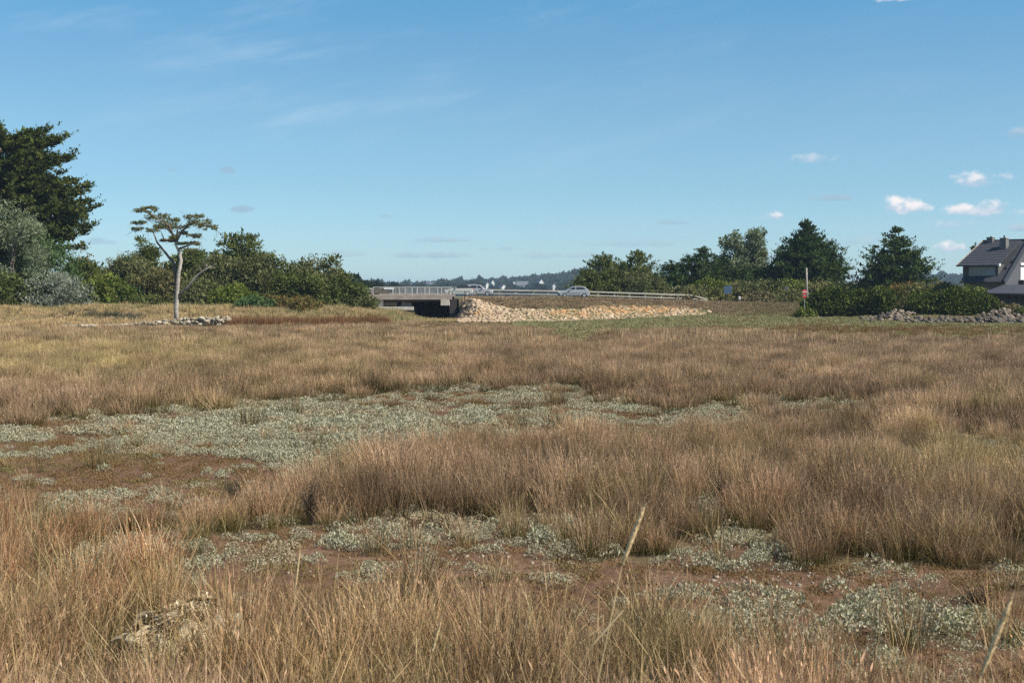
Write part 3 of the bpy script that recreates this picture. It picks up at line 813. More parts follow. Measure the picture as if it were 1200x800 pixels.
guard_rail([P(px, 350, 166.6) for px in (526, 544.5, 558)], 'short near-side guard rail right of the bridge in front of the cream car', ph=.95, rails=((.62, .14),), mats=(M['steel'], M['bark']))

# ------------------------------------------------------------------ cars
car_paint_silver = plain('silver_paint', (0.33, 0.35, 0.36), .3, .03, 3, spec=.6, bump=0)
car_paint_cream = plain('cream_paint', (0.52, 0.51, 0.45), .3, .03, 3, spec=.5, bump=0)
car_paint_white = plain('white_car_paint', (0.36, 0.36, 0.36), .3, .03, 3, spec=.5, bump=0)
m_dark = plain('dark_trim', (0.035, 0.037, 0.045), .5, .1, 3, bump=0)
m_red = plain('red_lens', (0.5, 0.03, 0.02), .3, .05, 3, bump=0)
m_lamp = plain('lamp_lens', (0.8, 0.8, 0.75), .15, .05, 3, spec=.8, bump=0)
def car(loc, rz, label, paint, Lc=3.9, Hc=1.42, Wc=1.65, roof=None, style='hatch'):
    e = empty('car', loc, label, 'car', 'cars on the causeway road', rz)
    h = Lc / 2; s = Hc / 1.42
    # side outline, nose towards -x
    body = [(-h, .38), (-h + .02, .62), (-h + .35, .80), (-h + .95, .92), (h - .35, .95), (h - .05, .88), (h, .55), (h - .04, .33), (-h + .1, .28)]
    m = MB()
    def loft(out, ws):
        rings = []
        for yk, ins in ws: rings.append([(x * (1 - ins * .04), yk, z * s if z < .9 * 1 else z * s - ins * .02) for x, z in out])
        n = len(m.v)
        k = len(out)
        for r_ in rings: m.v += r_
        m.f.append(list(range(n, n + k))); m.f.append(list(range(n + (len(rings) - 1) * k, n + len(rings) * k))[::-1])
        for a in range(len(rings) - 1):
            for i in range(k):
                j = (i + 1) % k; m.f.append([n + a * k + i, n + a * k + j, n + (a + 1) * k + j, n + (a + 1) * k + i])
    w2 = Wc / 2
    loft(body, [(-w2, 1), (-w2 + .12, 0), (w2 - .12, 0), (w2, 1)])
    m.build('body', paint, e, bevel=.03)
    if style == 'hatch': cab = [(-h + 1.0, .90), (-h + 1.75, 1.38), (-h + 2.3, 1.42), (h - .75, 1.38), (h - .18, .98), (h - .2, .90)]
    else: cab = [(-h + .9, .88), (-h + 1.55, 1.36), (-h + 2.3, 1.44), (h - .3, 1.40), (h - .05, .98), (h - .1, .88)]
    m = MB(); t_ = .16
    a = [(x, -w2 + .06, z * s) if z < 1.1 else (x, -w2 + .06 + t_, z * s) for x, z in cab]
    b = [(x, -y, z) for x, y, z in a]
    m.prism(a, b); m.build('cabin', roof or paint, e, bevel=.03)
    # side windows, proud of the cabin
    for sg in (-1, 1):
        def q(x, z): return (x, sg * (w2 - .045 - t_ * (z - .95) / .43), z * s)
        x1, x2, x3 = -h + 1.28, (-h + h) + .18 + .0, h - .45
        A = [(-h + 1.22, .99), (-h + 1.72, 1.30), (x2 - .04, 1.34), (x2 - .04, .99)]
        B = [(x2 + .06, .99), (x2 + .06, 1.34), (h - .82, 1.31), (h - .42, .99)]
        for W_ in (A, B):
            m = MB(); m.prism([Vector(q(*p_)) + Vector((0, sg * .004, 0)) for p_ in W_], [Vector(q(*p_)) - Vector((0, sg * .02, 0)) for p_ in W_]); m.build('side_window', M['glass'], e)
    m = MB(); m.prism([(-h + 1.05, -w2 + .2, .96 * s), (-h + 1.05, w2 - .2, .96 * s), (-h + 1.66, w2 - .28, 1.345 * s), (-h + 1.66, -w2 + .28, 1.345 * s)], [(-h + 1.0, -w2 + .2, .97 * s), (-h + 1.0, w2 - .2, .97 * s), (-h + 1.62, w2 - .28, 1.36 * s), (-h + 1.62, -w2 + .28, 1.36 * s)]); m.build('windscreen', M['glass'], e)
    m = MB(); m.prism([(h - .24, -w2 + .2, 1.0 * s), (h - .24, w2 - .2, 1.0 * s), (h - .68, w2 - .28, 1.35 * s), (h - .68, -w2 + .28, 1.35 * s)], [(h - .19, -w2 + .2, 1.0 * s), (h - .19, w2 - .2, 1.0 * s), (h - .63, w2 - .28, 1.36 * s), (h - .63, -w2 + .28, 1.36 * s)]); m.build('rear_window', M['glass'], e)
    for xx in (-h + .72, h - .68):
        for sg in (-1, 1):
            m = MB(); m.disc((xx, sg * (w2 - .08), .30), (0, 1, 0), .30, .2); wo = m.build('wheel', M['rubber'], e)
            m = MB(); m.disc((xx, sg * (w2 + .025), .30), (0, 1, 0), .19, .02, 14); m.build('hub_cap', M['steel'] if roof is None else M['white_frame'], wo)
    for sg in (-1, 1):
        m = MB(); m.box(-h - .01, -h + .12, sg * .55 - .17, sg * .55 + .17, .60, .74); m.build('headlight', m_lamp, e, bevel=.02)
        m = MB(); m.box(h - .1, h + .01, sg * .62 - .12, sg * .62 + .12, .66, .90); m.build('tail_light', m_red, e, bevel=.02)
        m = MB(); m.box(-h + 1.28, -h + 1.45, sg * (w2 + .07) - .07, sg * (w2 + .07) + .07, .93, 1.05); m.build('mirror', paint, e, bevel=.02)
    m = MB(); m.box(-h - .05, -h + .06, -w2 + .1, w2 - .1, .32, .50); m.build('bumper', m_dark, e, bevel=.02)
    m = MB(); m.box(h - .06, h + .05, -w2 + .1, w2 - .1, .34, .52); m.build('bumper', m_dark, e, bevel=.02)
    m = MB(); m.box(-h + 1.2, h - 1.2, -w2 - .012, -w2 + .02, .52, .57); m.build('side_moulding', m_dark, e)
    return e
def on_road(px, off):
    x = (px - 600) / F * 171
    for _ in range(4): x = (px - 600) / F * (road_y(x) + off)
    return (x, road_y(x) + off, float(road_z(x)) + .108)
car(on_road(672.5, 1.9), R(2), 'small silver hatchback driving along the road in front of the wooden rail', car_paint_silver, Lc=3.85, Hc=1.45)
car(on_road(538, 1.9), R(1), 'cream car with a dark roof beside the right end of the bridge', car_paint_cream, Lc=3.5, Hc=1.40, roof=m_dark)
car(on_road(561, 5.2), R(1) + math.pi, 'white car on the far lane partly hidden behind the cream car', car_paint_white, Lc=3.6, Hc=1.45, style='van')

# ------------------------------------------------------------------ stones
def rock_mesh(seed, mat, sub=1):
    import bmesh
    bm = bmesh.new(); bmesh.ops.create_icosphere(bm, subdivisions=sub, radius=1.0)
    r = np.random.default_rng(seed)
    pl = r.normal(0, 1, (7, 3)); pl /= np.linalg.norm(pl, axis=1)[:, None]; dd = r.uniform(.55, .9, 7)
    for v in bm.verts:
        c = np.array(v.co)
        for n_, d_ in zip(pl, dd):
            k = c @ n_
            if k > d_: c = c - n_ * (k - d_)
        v.co = c * (1 + r.normal(0, .04))
    me = bpy.data.meshes.new('stone'); bm.to_mesh(me); bm.free()
    if mat: me.materials.append(mat)
    return me
rock_src = [rock_mesh(500 + i, None, 1) for i in range(6)]
rock_np = []
for me in rock_src:
    v = np.array([q.co[:] for q in me.vertices]); f = np.array([p.vertices[:] for p in me.polygons]); rock_np.append((v, f))
def stone_mat(name, stops):
    m, t = new_mat(name)
    at = t.n.new('ShaderNodeAttribute'); at.attribute_name = 'col'
    r = t.n.new('ShaderNodeSeparateColor'); t.l.new(at.outputs['Color'], r.inputs[0])
    c = t.ramp(r.outputs[0], stops)
    n_ = t.noise(geo_pos(t), 5, 4, .6)
    c = t.mix(1.0, c, t.ramp(n_, [(.3, (.75, .74, .72)), (.7, (1.1, 1.08, 1.05))]), 'MULTIPLY')
    set_bsdf(m, c, .9, .2, 0, n_, .03); return m
M['riprap'] = stone_mat('riprap', [(0, (.20, .145, .095)), (.35, (.37, .27, .175)), (.62, (.46, .35, .235)), (.74, (.55, .45, .32)), (.76, (.40, .21, .085)), (.88, (.46, .27, .12)), (1, (.44, .31, .18))])
M['shore_stone'] = stone_mat('shore_stone', [(0, (.07, .062, .052)), (.5, (.12, .10, .08)), (.85, (.19, .16, .13)), (1, (.29, .225, .17))])
M['pale_stone'] = stone_mat('pale_stone', [(0, (.22, .19, .14)), (.6, (.37, .325, .25)), (1, (.50, .45, .36))])
def rock_field(name, pos, rad, colr, mat, parent, r):
    VV, FF, CC = [], [], []; n = 0
    for p_, s_, c_ in zip(pos, rad, colr):
        v, f = rock_np[r.integers(0, 6)]
        a = r.uniform(0, 6.28); ca, sa = math.cos(a), math.sin(a)
        q = v * (s_ * np.array([r.uniform(.8, 1.3), r.uniform(.8, 1.2), r.uniform(.6, .95)]))
        q = np.stack([q[:, 0] * ca - q[:, 1] * sa, q[:, 0] * sa + q[:, 1] * ca, q[:, 2]], 1) + p_
        VV.append(q); FF.append(f + n); CC.append(np.full((len(v), 3), c_)); n += len(v)
    me = mesh_np(name, np.concatenate(VV), np.concatenate(FF), mat, np.concatenate(CC))
    return link(bpy.data.objects.new(name, me), parent)
# revetment: about 2,600 stones 3-5 px across, joined; the largest ones singly
rev = empty('stone_revetment', (5, 155, 0), 'pale riprap slope below the road right of the bridge, some stones orange', 'stone revetment')
r = np.random.default_rng(77)
N = 17000
sy = r.uniform(147, 168, N); sx = r.uniform(-7.4, 26, N)
sz_ = T(sx, sy); spx, spy = PX(sx, sy, sz_)
sh = np.interp(sx, [-5, 6, 18, 30, 60], [0, 0, 3.0, 5, 6])
top = np.interp(spx, [524, 545, 560, 580, 600, 680, 690, 720, 800, 832], [348, 349, 352, 359, 363, 364, 360, 359.5, 360, 368])
bot = np.interp(spx, [524, 540, 600, 650, 700, 760, 820, 835], [378, 380, 381, 378, 375, 373, 370, 366])
k = (spy > top + r.normal(0, .7, N)) & (spy < bot) & (spx > 526 + (spy - 350) * .38) & (spx < 833)
sx, sy, sz_, spx, spy = sx[k], sy[k], sz_[k], spx[k], spy[k]
orange = blob(spx, spy, 735, 364, 45, 6) + .9 * blob(spx, spy, 665, 368, 28, 5) + .8 * blob(spx, spy, 563, 368, 7, 6) + .35 * blob(spx, spy, 790, 365, 25, 5)
cr = np.where(r.uniform(0, 1, len(sx)) < orange * .75, r.uniform(.76, 1, len(sx)), np.clip(r.normal(.45, .16, len(sx)), 0, .74))
rad = np.clip(r.lognormal(-1.95, .38, len(sx)), .06, .42)
pos = np.stack([sx, sy, sz_ + .06], 1)
rv = rock_field('stones', pos - np.array([5, 155, 0]), rad, cr, M['riprap'], rev, r); rv['kind'] = 'stuff'
# shore stones, right: individually built
shore = empty('shore_rocks', (50, 142, 0), 'grey shoreline rock pile below the hedges and the house', 'rock pile')
r = np.random.default_rng(78)
stone_protos = []
for i in range(10):
    v, f = rock_np[i % 6]
    c = (r.uniform(0, .8) if i < 8 else r.uniform(.85, 1))
    stone_protos.append(mesh_np('stone', v, f, M['shore_stone'], np.full((len(v), 3), c)))
def lay_stones(parent, base, spots, protos_, r, name='stone'):
    for (x, y, z, s_, pi) in spots:
        o = bpy.data.objects.new(name, protos_[pi]); link(o, parent)
        o.location = (x - base[0], y - base[1], z - base[2]); o.scale = (s_ * r.uniform(.9, 1.7), s_ * r.uniform(.8, 1.2), s_ * r.uniform(.55, .95))
        o.rotation_euler = (r.normal(0, .25), r.normal(0, .25), r.uniform(0, 6.28))
spots = []
for i in range(290):
    px = r.uniform(1005, 1215); d = r.uniform(134.5, 138) + (0 if px > 1060 else 3.5)
    row = r.uniform(0, 1)
    d += row * 3.0; x = (px - 600) / F * d
    z = Tz(x, d) + row * .35 * (1 if px > 1030 else .4) + r.uniform(-.05, .15)
    spots.append((x, d, z, r.uniform(.12, .36) * (1.15 if px > 1070 else .85), int(r.integers(0, 8))))
spots.sort(key=lambda q: -q[3])
lay_stones(shore, (50, 142, 0), spots, stone_protos, r)
pile = empty('rock_heap', (39, 143, 0), 'pinkish rock heap below the gap between the two dark hedges', 'rock pile')
sp2 = []
for i in range(110):
    px = np.clip(r.normal(1050, 14), 1024, 1082); d = r.uniform(141, 146); x = (px - 600) / F * d
    hgt = max(0, 1 - abs(px - 1050) / 30) * (d - 140.5) / 5.5 * 1.3
    sp2.append((x, d, Tz(x, d) + hgt * .55, r.uniform(.10, .26), 8 + int(r.integers(0, 2))))
lay_stones(pile, (39, 143, 0), sp2, stone_protos, r)
pile2 = empty('rock_heap', (54, 143, 0), 'pale rock heap at the right end of the hedge before the house annex', 'rock pile')
sp3 = []
for i in range(110):
    px = np.clip(r.normal(1178, 17), 1146, 1212); d = r.uniform(140.5, 145); x = (px - 600) / F * d
    hgt = max(0, 1 - abs(px - 1178) / 36) * (d - 140) / 5 * 1.3
    sp3.append((x, d, Tz(x, d) + hgt * .6, r.uniform(.10, .30), int(r.choice([3, 5, 8, 9, 9]))))
lay_stones(pile2, (54, 143, 0), sp3, stone_protos, r)
# pale stone row, left
row = empty('stone_row', (-38, 125, 0), 'line of pale loose stones lying at the foot of the left bank', 'stone row')
M['pale_stone'] = M['pale_stone']
pp_ = []
for i in range(6):
    v, f = rock_np[i]; pp_.append(mesh_np('stone', v, f, M['pale_stone'], np.full((len(v), 3), r.uniform(0, 1))))
sp4 = []
for i in range(260):
    px = 70 + 200 * r.uniform(0, 1) ** .75
    d = np.interp(px, [70, 130, 270], [122.5, 123.3, 125.5]) + r.uniform(-.5, .5); x = (px - 600) / F * d
    up = .22 + .70 * float(ss(120, 240, px)) * r.uniform(0, 1)
    sp4.append((x, d, Tz(x, d) + up, r.uniform(.12, .26) * np.interp(px, [70, 150, 270], [.9, 1, 1.3]), int(r.integers(0, 6))))
lay_stones(row, (-38, 125, 0), sp4, pp_, r)

# ------------------------------------------------------------------ shrubs and trees
GRN = {
 'oak': [(0, (.045, .060, .016)), (.5, (.095, .115, .034)), (.85, (.145, .165, .055)), (1, (.20, .20, .08))],
 'olive': [(0, (.062, .070, .028)), (.5, (.125, .135, .055)), (.85, (.18, .19, .085)), (1, (.24, .225, .115))],
 'silver': [(0, (.12, .14, .11)), (.5, (.20, .22, .17)), (.85, (.29, .31, .25)), (1, (.38, .39, .32))],
 'willow': [(0, (.10, .13, .07)), (.5, (.17, .20, .12)), (.85, (.23, .26, .17)), (1, (.28, .29, .20))],
 'broom': [(0, (.05, .085, .032)), (.5, (.08, .13, .05)), (1, (.13, .18, .07))],
 'pine': [(0, (.030, .042, .012)), (.5, (.062, .080, .022)), (.85, (.105, .12, .035)), (1, (.17, .15, .055))],
 'cypress': [(0, (.022, .040, .014)), (.5, (.044, .072, .024)), (.85, (.075, .11, .036)), (1, (.12, .14, .05))],
 'bright': [(0, (.06, .085, .015)), (.5, (.12, .15, .03)), (.85, (.18, .21, .05)), (1, (.25, .25, .08))],
 'bracken': [(0, (.08, .085, .03)), (.5, (.15, .13, .045)), (.8, (.21, .13, .05)), (1, (.28, .15, .06))],
 'brownolive': [(0, (.08, .075, .03)), (.5, (.14, .13, .055)), (.85, (.19, .16, .075)), (1, (.22, .17, .08))],
 'scrub': [(0, (.085, .09, .035)), (.5, (.15, .15, .06)), (.85, (.21, .20, .09)), (1, (.26, .21, .10))],
 'brownscrub': [(0, (.10, .085, .045)), (.5, (.17, .14, .075)), (1, (.25, .20, .11))],
 'hedge': [(0, (.028, .042, .010)), (.5, (.055, .075, .018)), (.8, (.10, .13, .03)), (1, (.17, .19, .05))],
 'far': [(0, (.020, .034, .022)), (.5, (.032, .05, .03)), (1, (.05, .066, .036))],
}
FM = {k: foliage_mat('foliage_' + k, v, .22) for k, v in GRN.items()}

def crown_np(subs, leaf, per, r, flat=.8, up=.35, fill=.12, aspect=.5):
    """subs (n,4): leaf clumps centre+radius. returns verts, faces, colours"""
    c, nm, sz, tone = [], [], [], []
    for (x, y, z, rad) in subs:
        n = max(8, int(per * (rad / .9) ** 2))
        d = r.normal(0, 1, (n, 3)); d /= np.linalg.norm(d, axis=1)[:, None]
        rr = rad * (.6 + .5 * r.uniform(0, 1, n) ** .7)
        d2 = d * np.array([1, 1, flat])
        c.append(np.array([x, y, z]) + d2 * rr[:, None]); nm.append(d); sz.append(np.full(n, leaf)); tone.append(np.full(n, r.normal(0, .16)))
        k = int(n * fill)
        d = r.normal(0, 1, (k, 3)); c.append(np.array([x, y, z]) + d * rad * .28); nm.append(d / np.linalg.norm(d, axis=1)[:, None]); sz.append(np.full(k, leaf * 2.4)); tone.append(np.full(k, 0))
    c = np.concatenate(c); nm = np.concatenate(nm); sz = np.concatenate(sz); tone = np.concatenate(tone)
    V, Fc, C = leaves(c, sz, r, up, aspect, nm)
    rr = np.clip(C[::4, 0] * .75 + .12 + tone, 0, 1); C = np.repeat(rr, 4)[:, None] * np.ones((1, 3))
    return V, Fc, C

def dome_subs(rx, ry, h, n, r0, r, lumps=.25, z0=0.1, peak=0.0):
    out = []
    ph = r.uniform(0, 6.28, 6)
    for _ in range(n):
        u = r.uniform(0, 2 * math.pi); v = math.acos(r.uniform(0.0, 1)); shell = r.uniform(.35, 1) ** .45
        lump = 1 + lumps * (math.sin(2 * u + ph[0]) * .5 + math.sin(3 * u + ph[1]) * .35 + math.sin(4 * v + ph[2]) * .35)
        s_ = shell * lump; rad = r0 * r.uniform(.6, 1.35)
        x = rx * math.sin(v) * math.cos(u) * s_; y = ry * math.sin(v) * math.sin(u) * s_
        z = z0 * h + (1 - z0) * h * math.cos(v) * s_ * (1 + peak * r.uniform(0, 1)) - rad * .4
        out.append((x, y, max(z, rad * .5), rad))
    return out

def shrub(name, loc, rx, ry, h, kind, label, cat, group=None, n=None, leaf=.155, per=105, r0=.85, lumps=.25, seed=None, up=.3, aspect=.5, trunk=False, spikes=0, peak=.1, pale=False):
    r = np.random.default_rng(seed if seed is not None else abs(hash(label)) % 1000)
    e = empty(name, loc, label, cat, group)
    n = n or int(20 + 6.5 * rx * h ** .8)
    subs = dome_subs(rx, ry, h, n, r0 * min(1.2, .55 + h * .13), r, lumps, peak=peak)
    VV, FF, CC = crown_np(subs, leaf, per, r, up=up, aspect=aspect)
    # loose outer sprays break the outline
    ns = int(n * 3); u = r.uniform(0, 6.28, ns); v = np.arccos(r.uniform(0, 1, ns))
    c0 = np.stack([rx * np.sin(v) * np.cos(u), ry * np.sin(v) * np.sin(u), h * np.cos(v)], 1) * r.uniform(.95, 1.12, ns)[:, None]
    c0[:, 2] = np.maximum(c0[:, 2], .2)
    c1 = (c0[:, None, :] + r.normal(0, .16, (ns, 6, 3))).reshape(-1, 3)
    v2, f2, cc2 = leaves(c1, np.full(len(c1), leaf * .8), r, .6, aspect)
    V = np.concatenate([VV, v2]); Fc = np.concatenate([FF, f2 + len(VV)]); C = np.concatenate([CC, cc2])
    me = mesh_np('foliage', V, Fc, FM[kind], C); o = bpy.data.objects.new('foliage', me); link(o, e)
    st = MB()
    k = 7
    for i in range(k):
        s_ = subs[int(r.integers(0, len(subs)))]
        b0 = (r.normal(0, rx * .12), r.normal(0, ry * .12), -.4)
        st.tube([b0, (s_[0] * .5 + r.normal(0, .1), s_[1] * .5, s_[2] * .55), (s_[0], s_[1], s_[2])], [.05 + h * .018, .04 + h * .008, .015], 5)
    st.build('stem', M['bark'] if not pale else M['pale_bark'], e)
    return e

def seedof(s): return sum(ord(c) * (i + 1) for i, c in enumerate(s)) % 99991
def bush(px, base_py, top_py, halfw, d, kind, label, cat='bush', group=None, name='bush', **kw):
    x = (px - 600) / F * d; z = Tz(x, d)
    b = P(px, base_py, d); tp = P(px, top_py, d)
    h = (tp.z - z) * 1.07; rx = halfw / F * d * 1.16
    return shrub(name, (x, d, z), rx, kw.pop('ry', min(rx, 3.2)), h, kind, label, cat, group, seed=seedof(label), **kw)

G1 = 'bushes of the thicket on the left bank'
bush(10, 360, 250, 52, 146, 'willow', 'tall grey-green willow-like tree at the left edge below the big pine', 'tree', name='willow_tree', leaf=.17, aspect=.25, n=110, per=90, ry=4.5)
bush(54, 360, 280, 42, 149, 'broom', 'rounded soft green bush between the grey tree and the pine trunk', group=G1, leaf=.16, aspect=.3, n=80, per=100)
bush(67, 362, 323, 38, 143, 'silver', 'silvery grey shrub low in front of the green bush', group=G1, leaf=.16, aspect=.3, n=60, per=100, up=.6)
bush(14, 362, 325, 40, 143.5, 'oak', 'dark olive bush at the left edge of the bank', group=G1)
bush(96, 360, 296, 15, 152, 'bracken', 'narrow brown-green bush just right of the big pine', group=G1, n=34)
bush(122, 362, 326, 27, 147, 'bright', 'yellow-green bush right of the silvery shrub', group=G1)
bush(98, 358, 312, 24, 151, 'oak', 'dark bush behind the yellow-green bush left of the lone pine', group=G1)
bush(152, 358, 304, 34, 154, 'olive', 'broad olive bush left of the lone pine', group=G1)
bush(172, 352, 292, 16, 158, 'oak', 'dark rounded bush top rising behind the olive bush', group=G1)
bush(190, 356, 322, 30, 150, 'brownolive', 'brownish bush directly behind the lone pine trunk', group=G1)
bush(225, 354, 300, 32, 156, 'oak', 'dark green bush right of the lone pine', group=G1)
bush(232, 358, 330, 36, 149, 'olive', 'low olive bush under the broken branch of the lone pine', group=G1)
bush(262, 354, 302, 30, 155, 'olive', 'grey-olive bush below the round tree', group=G1)
bush(300, 356, 307, 34, 153, 'olive', 'olive bush beneath the round tree on its right', group=G1)
bush(276, 359, 338, 30, 147.5, 'bright', 'low yellow-green bush at the foot of the thicket', group=G1)
bush(335, 356, 312, 32, 154, 'oak', 'dark bush between the round tree and the end thicket', group=G1)
bush(370, 358, 306, 36, 152, 'olive', 'big olive bush with twiggy top at the right end of the thicket', group=G1, n=70)
bush(352, 360, 325, 30, 149, 'oak', 'dark shaded bush in front of the twiggy-topped bush', group=G1)
bush(403, 360, 328, 22, 150, 'oak', 'dark green bush next to the short pale guard rail', group=G1)
bush(418, 366, 344, 18, 150, 'olive', 'low bush covering the left foot of the bridge', group=G1)
bush(300, 366, 349, 16, 143, 'broom', 'small blue-green broom bush standing in the bank grass', group=G1, per=110)
bush(322, 362, 347, 24, 146, 'bracken', 'rust-tinted bracken patch below the thicket', 'bracken', name='bracken', up=.6)
bush(352, 364, 350, 22, 144.5, 'bracken', 'second rust-tinted bracken patch nearer the bridge', 'bracken', name='bracken', up=.6)
bush(140, 361, 338, 22, 147.5, 'broom', 'small green bush at the bank edge left of the pale pine trunk', group=G1)
bush(175, 360, 343, 26, 148, 'oak', 'low dark bush beside the pale pine trunk', group=G1)

# brown twigs sticking out are part of each bush; now the conifers
def cypress(px, base_py, top_py, halfw, d, label, name='cypress_tree', kind='cypress', cat='tree', group=None, prof=None, layers=13, leaf=.17, seed=None, lean=0, per=46, peakbr=6, plate=.42, trunk_mat=None, gap=.0, r0=.62):
    r = np.random.default_rng(seed or seedof(label))
    x = (px - 600) / F * d; z = Tz(x, d); h = P(px, top_py, d).z - z; rx = halfw / F * d
    e = empty(name, (x, d, z), label, cat, group)
    prof = prof or [(0, .75), (.12, .95), (.3, 1.0), (.5, .86), (.7, .62), (.85, .36), (.95, .16), (1, .05)]
    pz, pr = zip(*prof)
    subs = []; tips = []
    trunk = MB(); trunk.tube([(0, 0, -.5), (lean * .3, 0, h * .3), (lean * .7, 0, h * .65), (lean, 0, h * .97)], [h * .028, h * .022, h * .012, .02], 8)
    limbs = MB()
    zb = pz[0] if pz[0] > 0 else .04
    for k in range(layers):
        tz = zb + (1 - zb) * (k + r.uniform(-.3, .3)) / layers
        tz = float(np.clip(tz, zb, .985)); Rl = rx * float(np.interp(tz, pz, pr))
        nb = max(4, int(5 + Rl * 2.6))
        for j in range(nb):
            if r.uniform() < gap: continue
            a = 2 * math.pi * (j + r.uniform(-.4, .4)) / nb; ln = Rl * r.uniform(.62, 1.16)
            rise = r.uniform(.05, .32) * ln
            zz = tz * h - .12 * ln
            ex, ey, ez = ln * math.cos(a), ln * math.sin(a), zz + rise
            if k % 2 == 0 and j % 2 == 0: limbs.tube([(lean * tz, 0, zz), (lean * tz + ex * .5, ey * .5, zz + rise * .3), (lean * tz + ex * .95, ey * .95, ez)], [.05 + .012 * ln, .04, .015], 5)
            m_ = max(2, int(ln / .75))
            for q in range(m_):
                f = .32 + .68 * (q + .6) / m_
                rad = r0 * r.uniform(.7, 1.25) * (1.15 - .45 * f)
                subs.append((lean * tz + ex * f + r.normal(0, .15), ey * f + r.normal(0, .15), zz + rise * f ** 1.5 + r.normal(0, .12), rad))
            tips.append((lean * tz + ex, ey, ez, a, ln))
    VV, FF, CC = crown_np(subs, leaf, per, r, flat=plate, up=.25, fill=.2, aspect=.38)
    c = []; 
    for (tx, ty, tz_, a, ln) in tips:       # pointed sprays at branch ends
        n_ = 12; s_ = r.uniform(0, .95, n_) * min(1.0, .25 + ln * .18)
        c.append(np.stack([tx + math.cos(a) * s_, ty + math.sin(a) * s_, tz_ + s_ * .55 + r.normal(0, .05, n_)], 1) + r.normal(0, .06, (n_, 3)))
    for i in range(peakbr):
        n_ = 16; s_ = r.uniform(0, 1, n_) ; a = r.uniform(0, 6.28); dx = r.uniform(.0, .5)
        c.append(np.stack([lean + math.cos(a) * dx * s_, math.sin(a) * dx * s_, h * .95 + s_ * h * .07], 1) + r.normal(0, .06, (n_, 3)))
    c = np.concatenate(c); v2, f2, c2 = leaves(c, np.full(len(c), leaf * .9), r, .8, .35)
    me = mesh_np('crown', np.concatenate([VV, v2]), np.concatenate([FF, f2 + len(VV)]), FM[kind], np.concatenate([CC, c2]))
    link(bpy.data.objects.new('crown', me), e)
    tm = trunk_mat or M['bark']
    trunk.build('trunk', tm, e, smooth=True)
    if limbs.v: limbs.build('limbs', tm, e)
    return e

cypress(284, 345, 270, 30, 159, 'round dark tree rising above the thicket', name='round_tree', kind='oak', layers=9, plate=.9, r0=.8, peakbr=2, prof=[(0, .7), (.45, 1.0), (.72, .98), (.88, .72), (1, .3)])
G2 = 'dark conifers behind the road'
big = [(0.10, .35), (.2, .55), (.33, .84), (.42, 1.0), (.52, 1.0), (.6, .94), (.68, .90), (.78, .80), (.87, .72), (.94, .56), (1, .36)]
cypress(3, 360, 144, 102, 160, 'huge dark pine towering over the left edge of the picture', 'pine_tree', 'pine', prof=big, layers=15, leaf=.17, per=80, r0=.92, plate=.42, peakbr=3, gap=.16)
G3 = [(0, .8), (.2, 1), (.45, .92), (.7, .7), (.88, .42), (1, .12)]
cypress(706, 350, 296, 30, 186, 'dense dark conifer just right of the silver car', group=G2, prof=G3, kind='oak', layers=10, peakbr=3, plate=.7, seed=3)
cypress(690, 350, 318, 24, 184, 'low dark conifer directly above the silver car', group=G2, prof=G3, kind='oak', layers=8, plate=.7)
cypress(728, 350, 308, 26, 190, 'dark conifer with a blunt crown, second right of the silver car', group=G2, prof=G3, kind='oak', layers=9, plate=.7)
cypress(747, 350, 294, 27, 188, 'conifer with a small pointed top beside the blunt dark one', group=G2, prof=G3, kind='oak', layers=10, plate=.7)
bush(752, 356, 324, 30, 184, 'olive', 'brownish-green shrub slope left of the scrub mound', group='scrub behind the guard rail')
cypress(786, 350, 306, 24, 192, 'ragged conifer left of the tallest of the middle group', group=G2, layers=8, prof=G3, plate=.6)
cypress(806, 350, 300, 24, 196, 'conifer with upward branches in the middle of the tree line', group=G2, layers=9, prof=G3)
cypress(824, 350, 290, 28, 194, 'tallest broad conifer of the middle group', group=G2, layers=11, prof=G3)
cypress(846, 350, 302, 22, 200, 'low conifer before the pale poplars', group=G2, layers=8, prof=G3)
bush(861, 350, 280, 17, 202, 'willow', 'left pale grey-green poplar of the pair beside the largest cypress', 'tree', name='poplar_tree', n=60, per=90, lumps=.3, leaf=.2)
bush(884, 350, 283, 18, 203, 'willow', 'right pale grey-green poplar of the pair beside the largest cypress', 'tree', name='poplar_tree', n=60, per=90, lumps=.3, leaf=.2)
cypress(868, 350, 312, 30, 198, 'dark conifer filling the foot of the poplars', group=G2, layers=8, prof=G3)
cypress(903, 350, 312, 22, 197, 'small dark conifer at the left skirt of the largest cypress', group=G2, layers=7, prof=G3)
cypress(948, 352, 259, 50, 196, 'largest cypress with a leaning pointed top behind the grey pole', prof=[(0, .86), (.15, .98), (.3, .94), (.46, .78), (.6, .58), (.72, .42), (.8, .30), (.88, .17), (.94, .08), (1, .02)], layers=19, leaf=.19, r0=.72, lean=-.4, plate=.36, per=50)
cypress(1049, 352, 267, 47, 182, 'open layered cypress between the largest cypress and the house', prof=[(0.08, .84), (.22, .98), (.38, .96), (.52, .82), (.65, .60), (.78, .40), (.88, .22), (1, .03)], layers=15, leaf=.18, r0=.66, plate=.38, gap=.16, per=44)
cypress(1142.5, 350, 286, 4.5, 172, 'narrow dark conifer beside the left end of the house roof', prof=[(0, .9), (.5, 1), (.9, .8), (1, .4)], layers=14, leaf=.14, r0=.4, peakbr=2, seed=9)

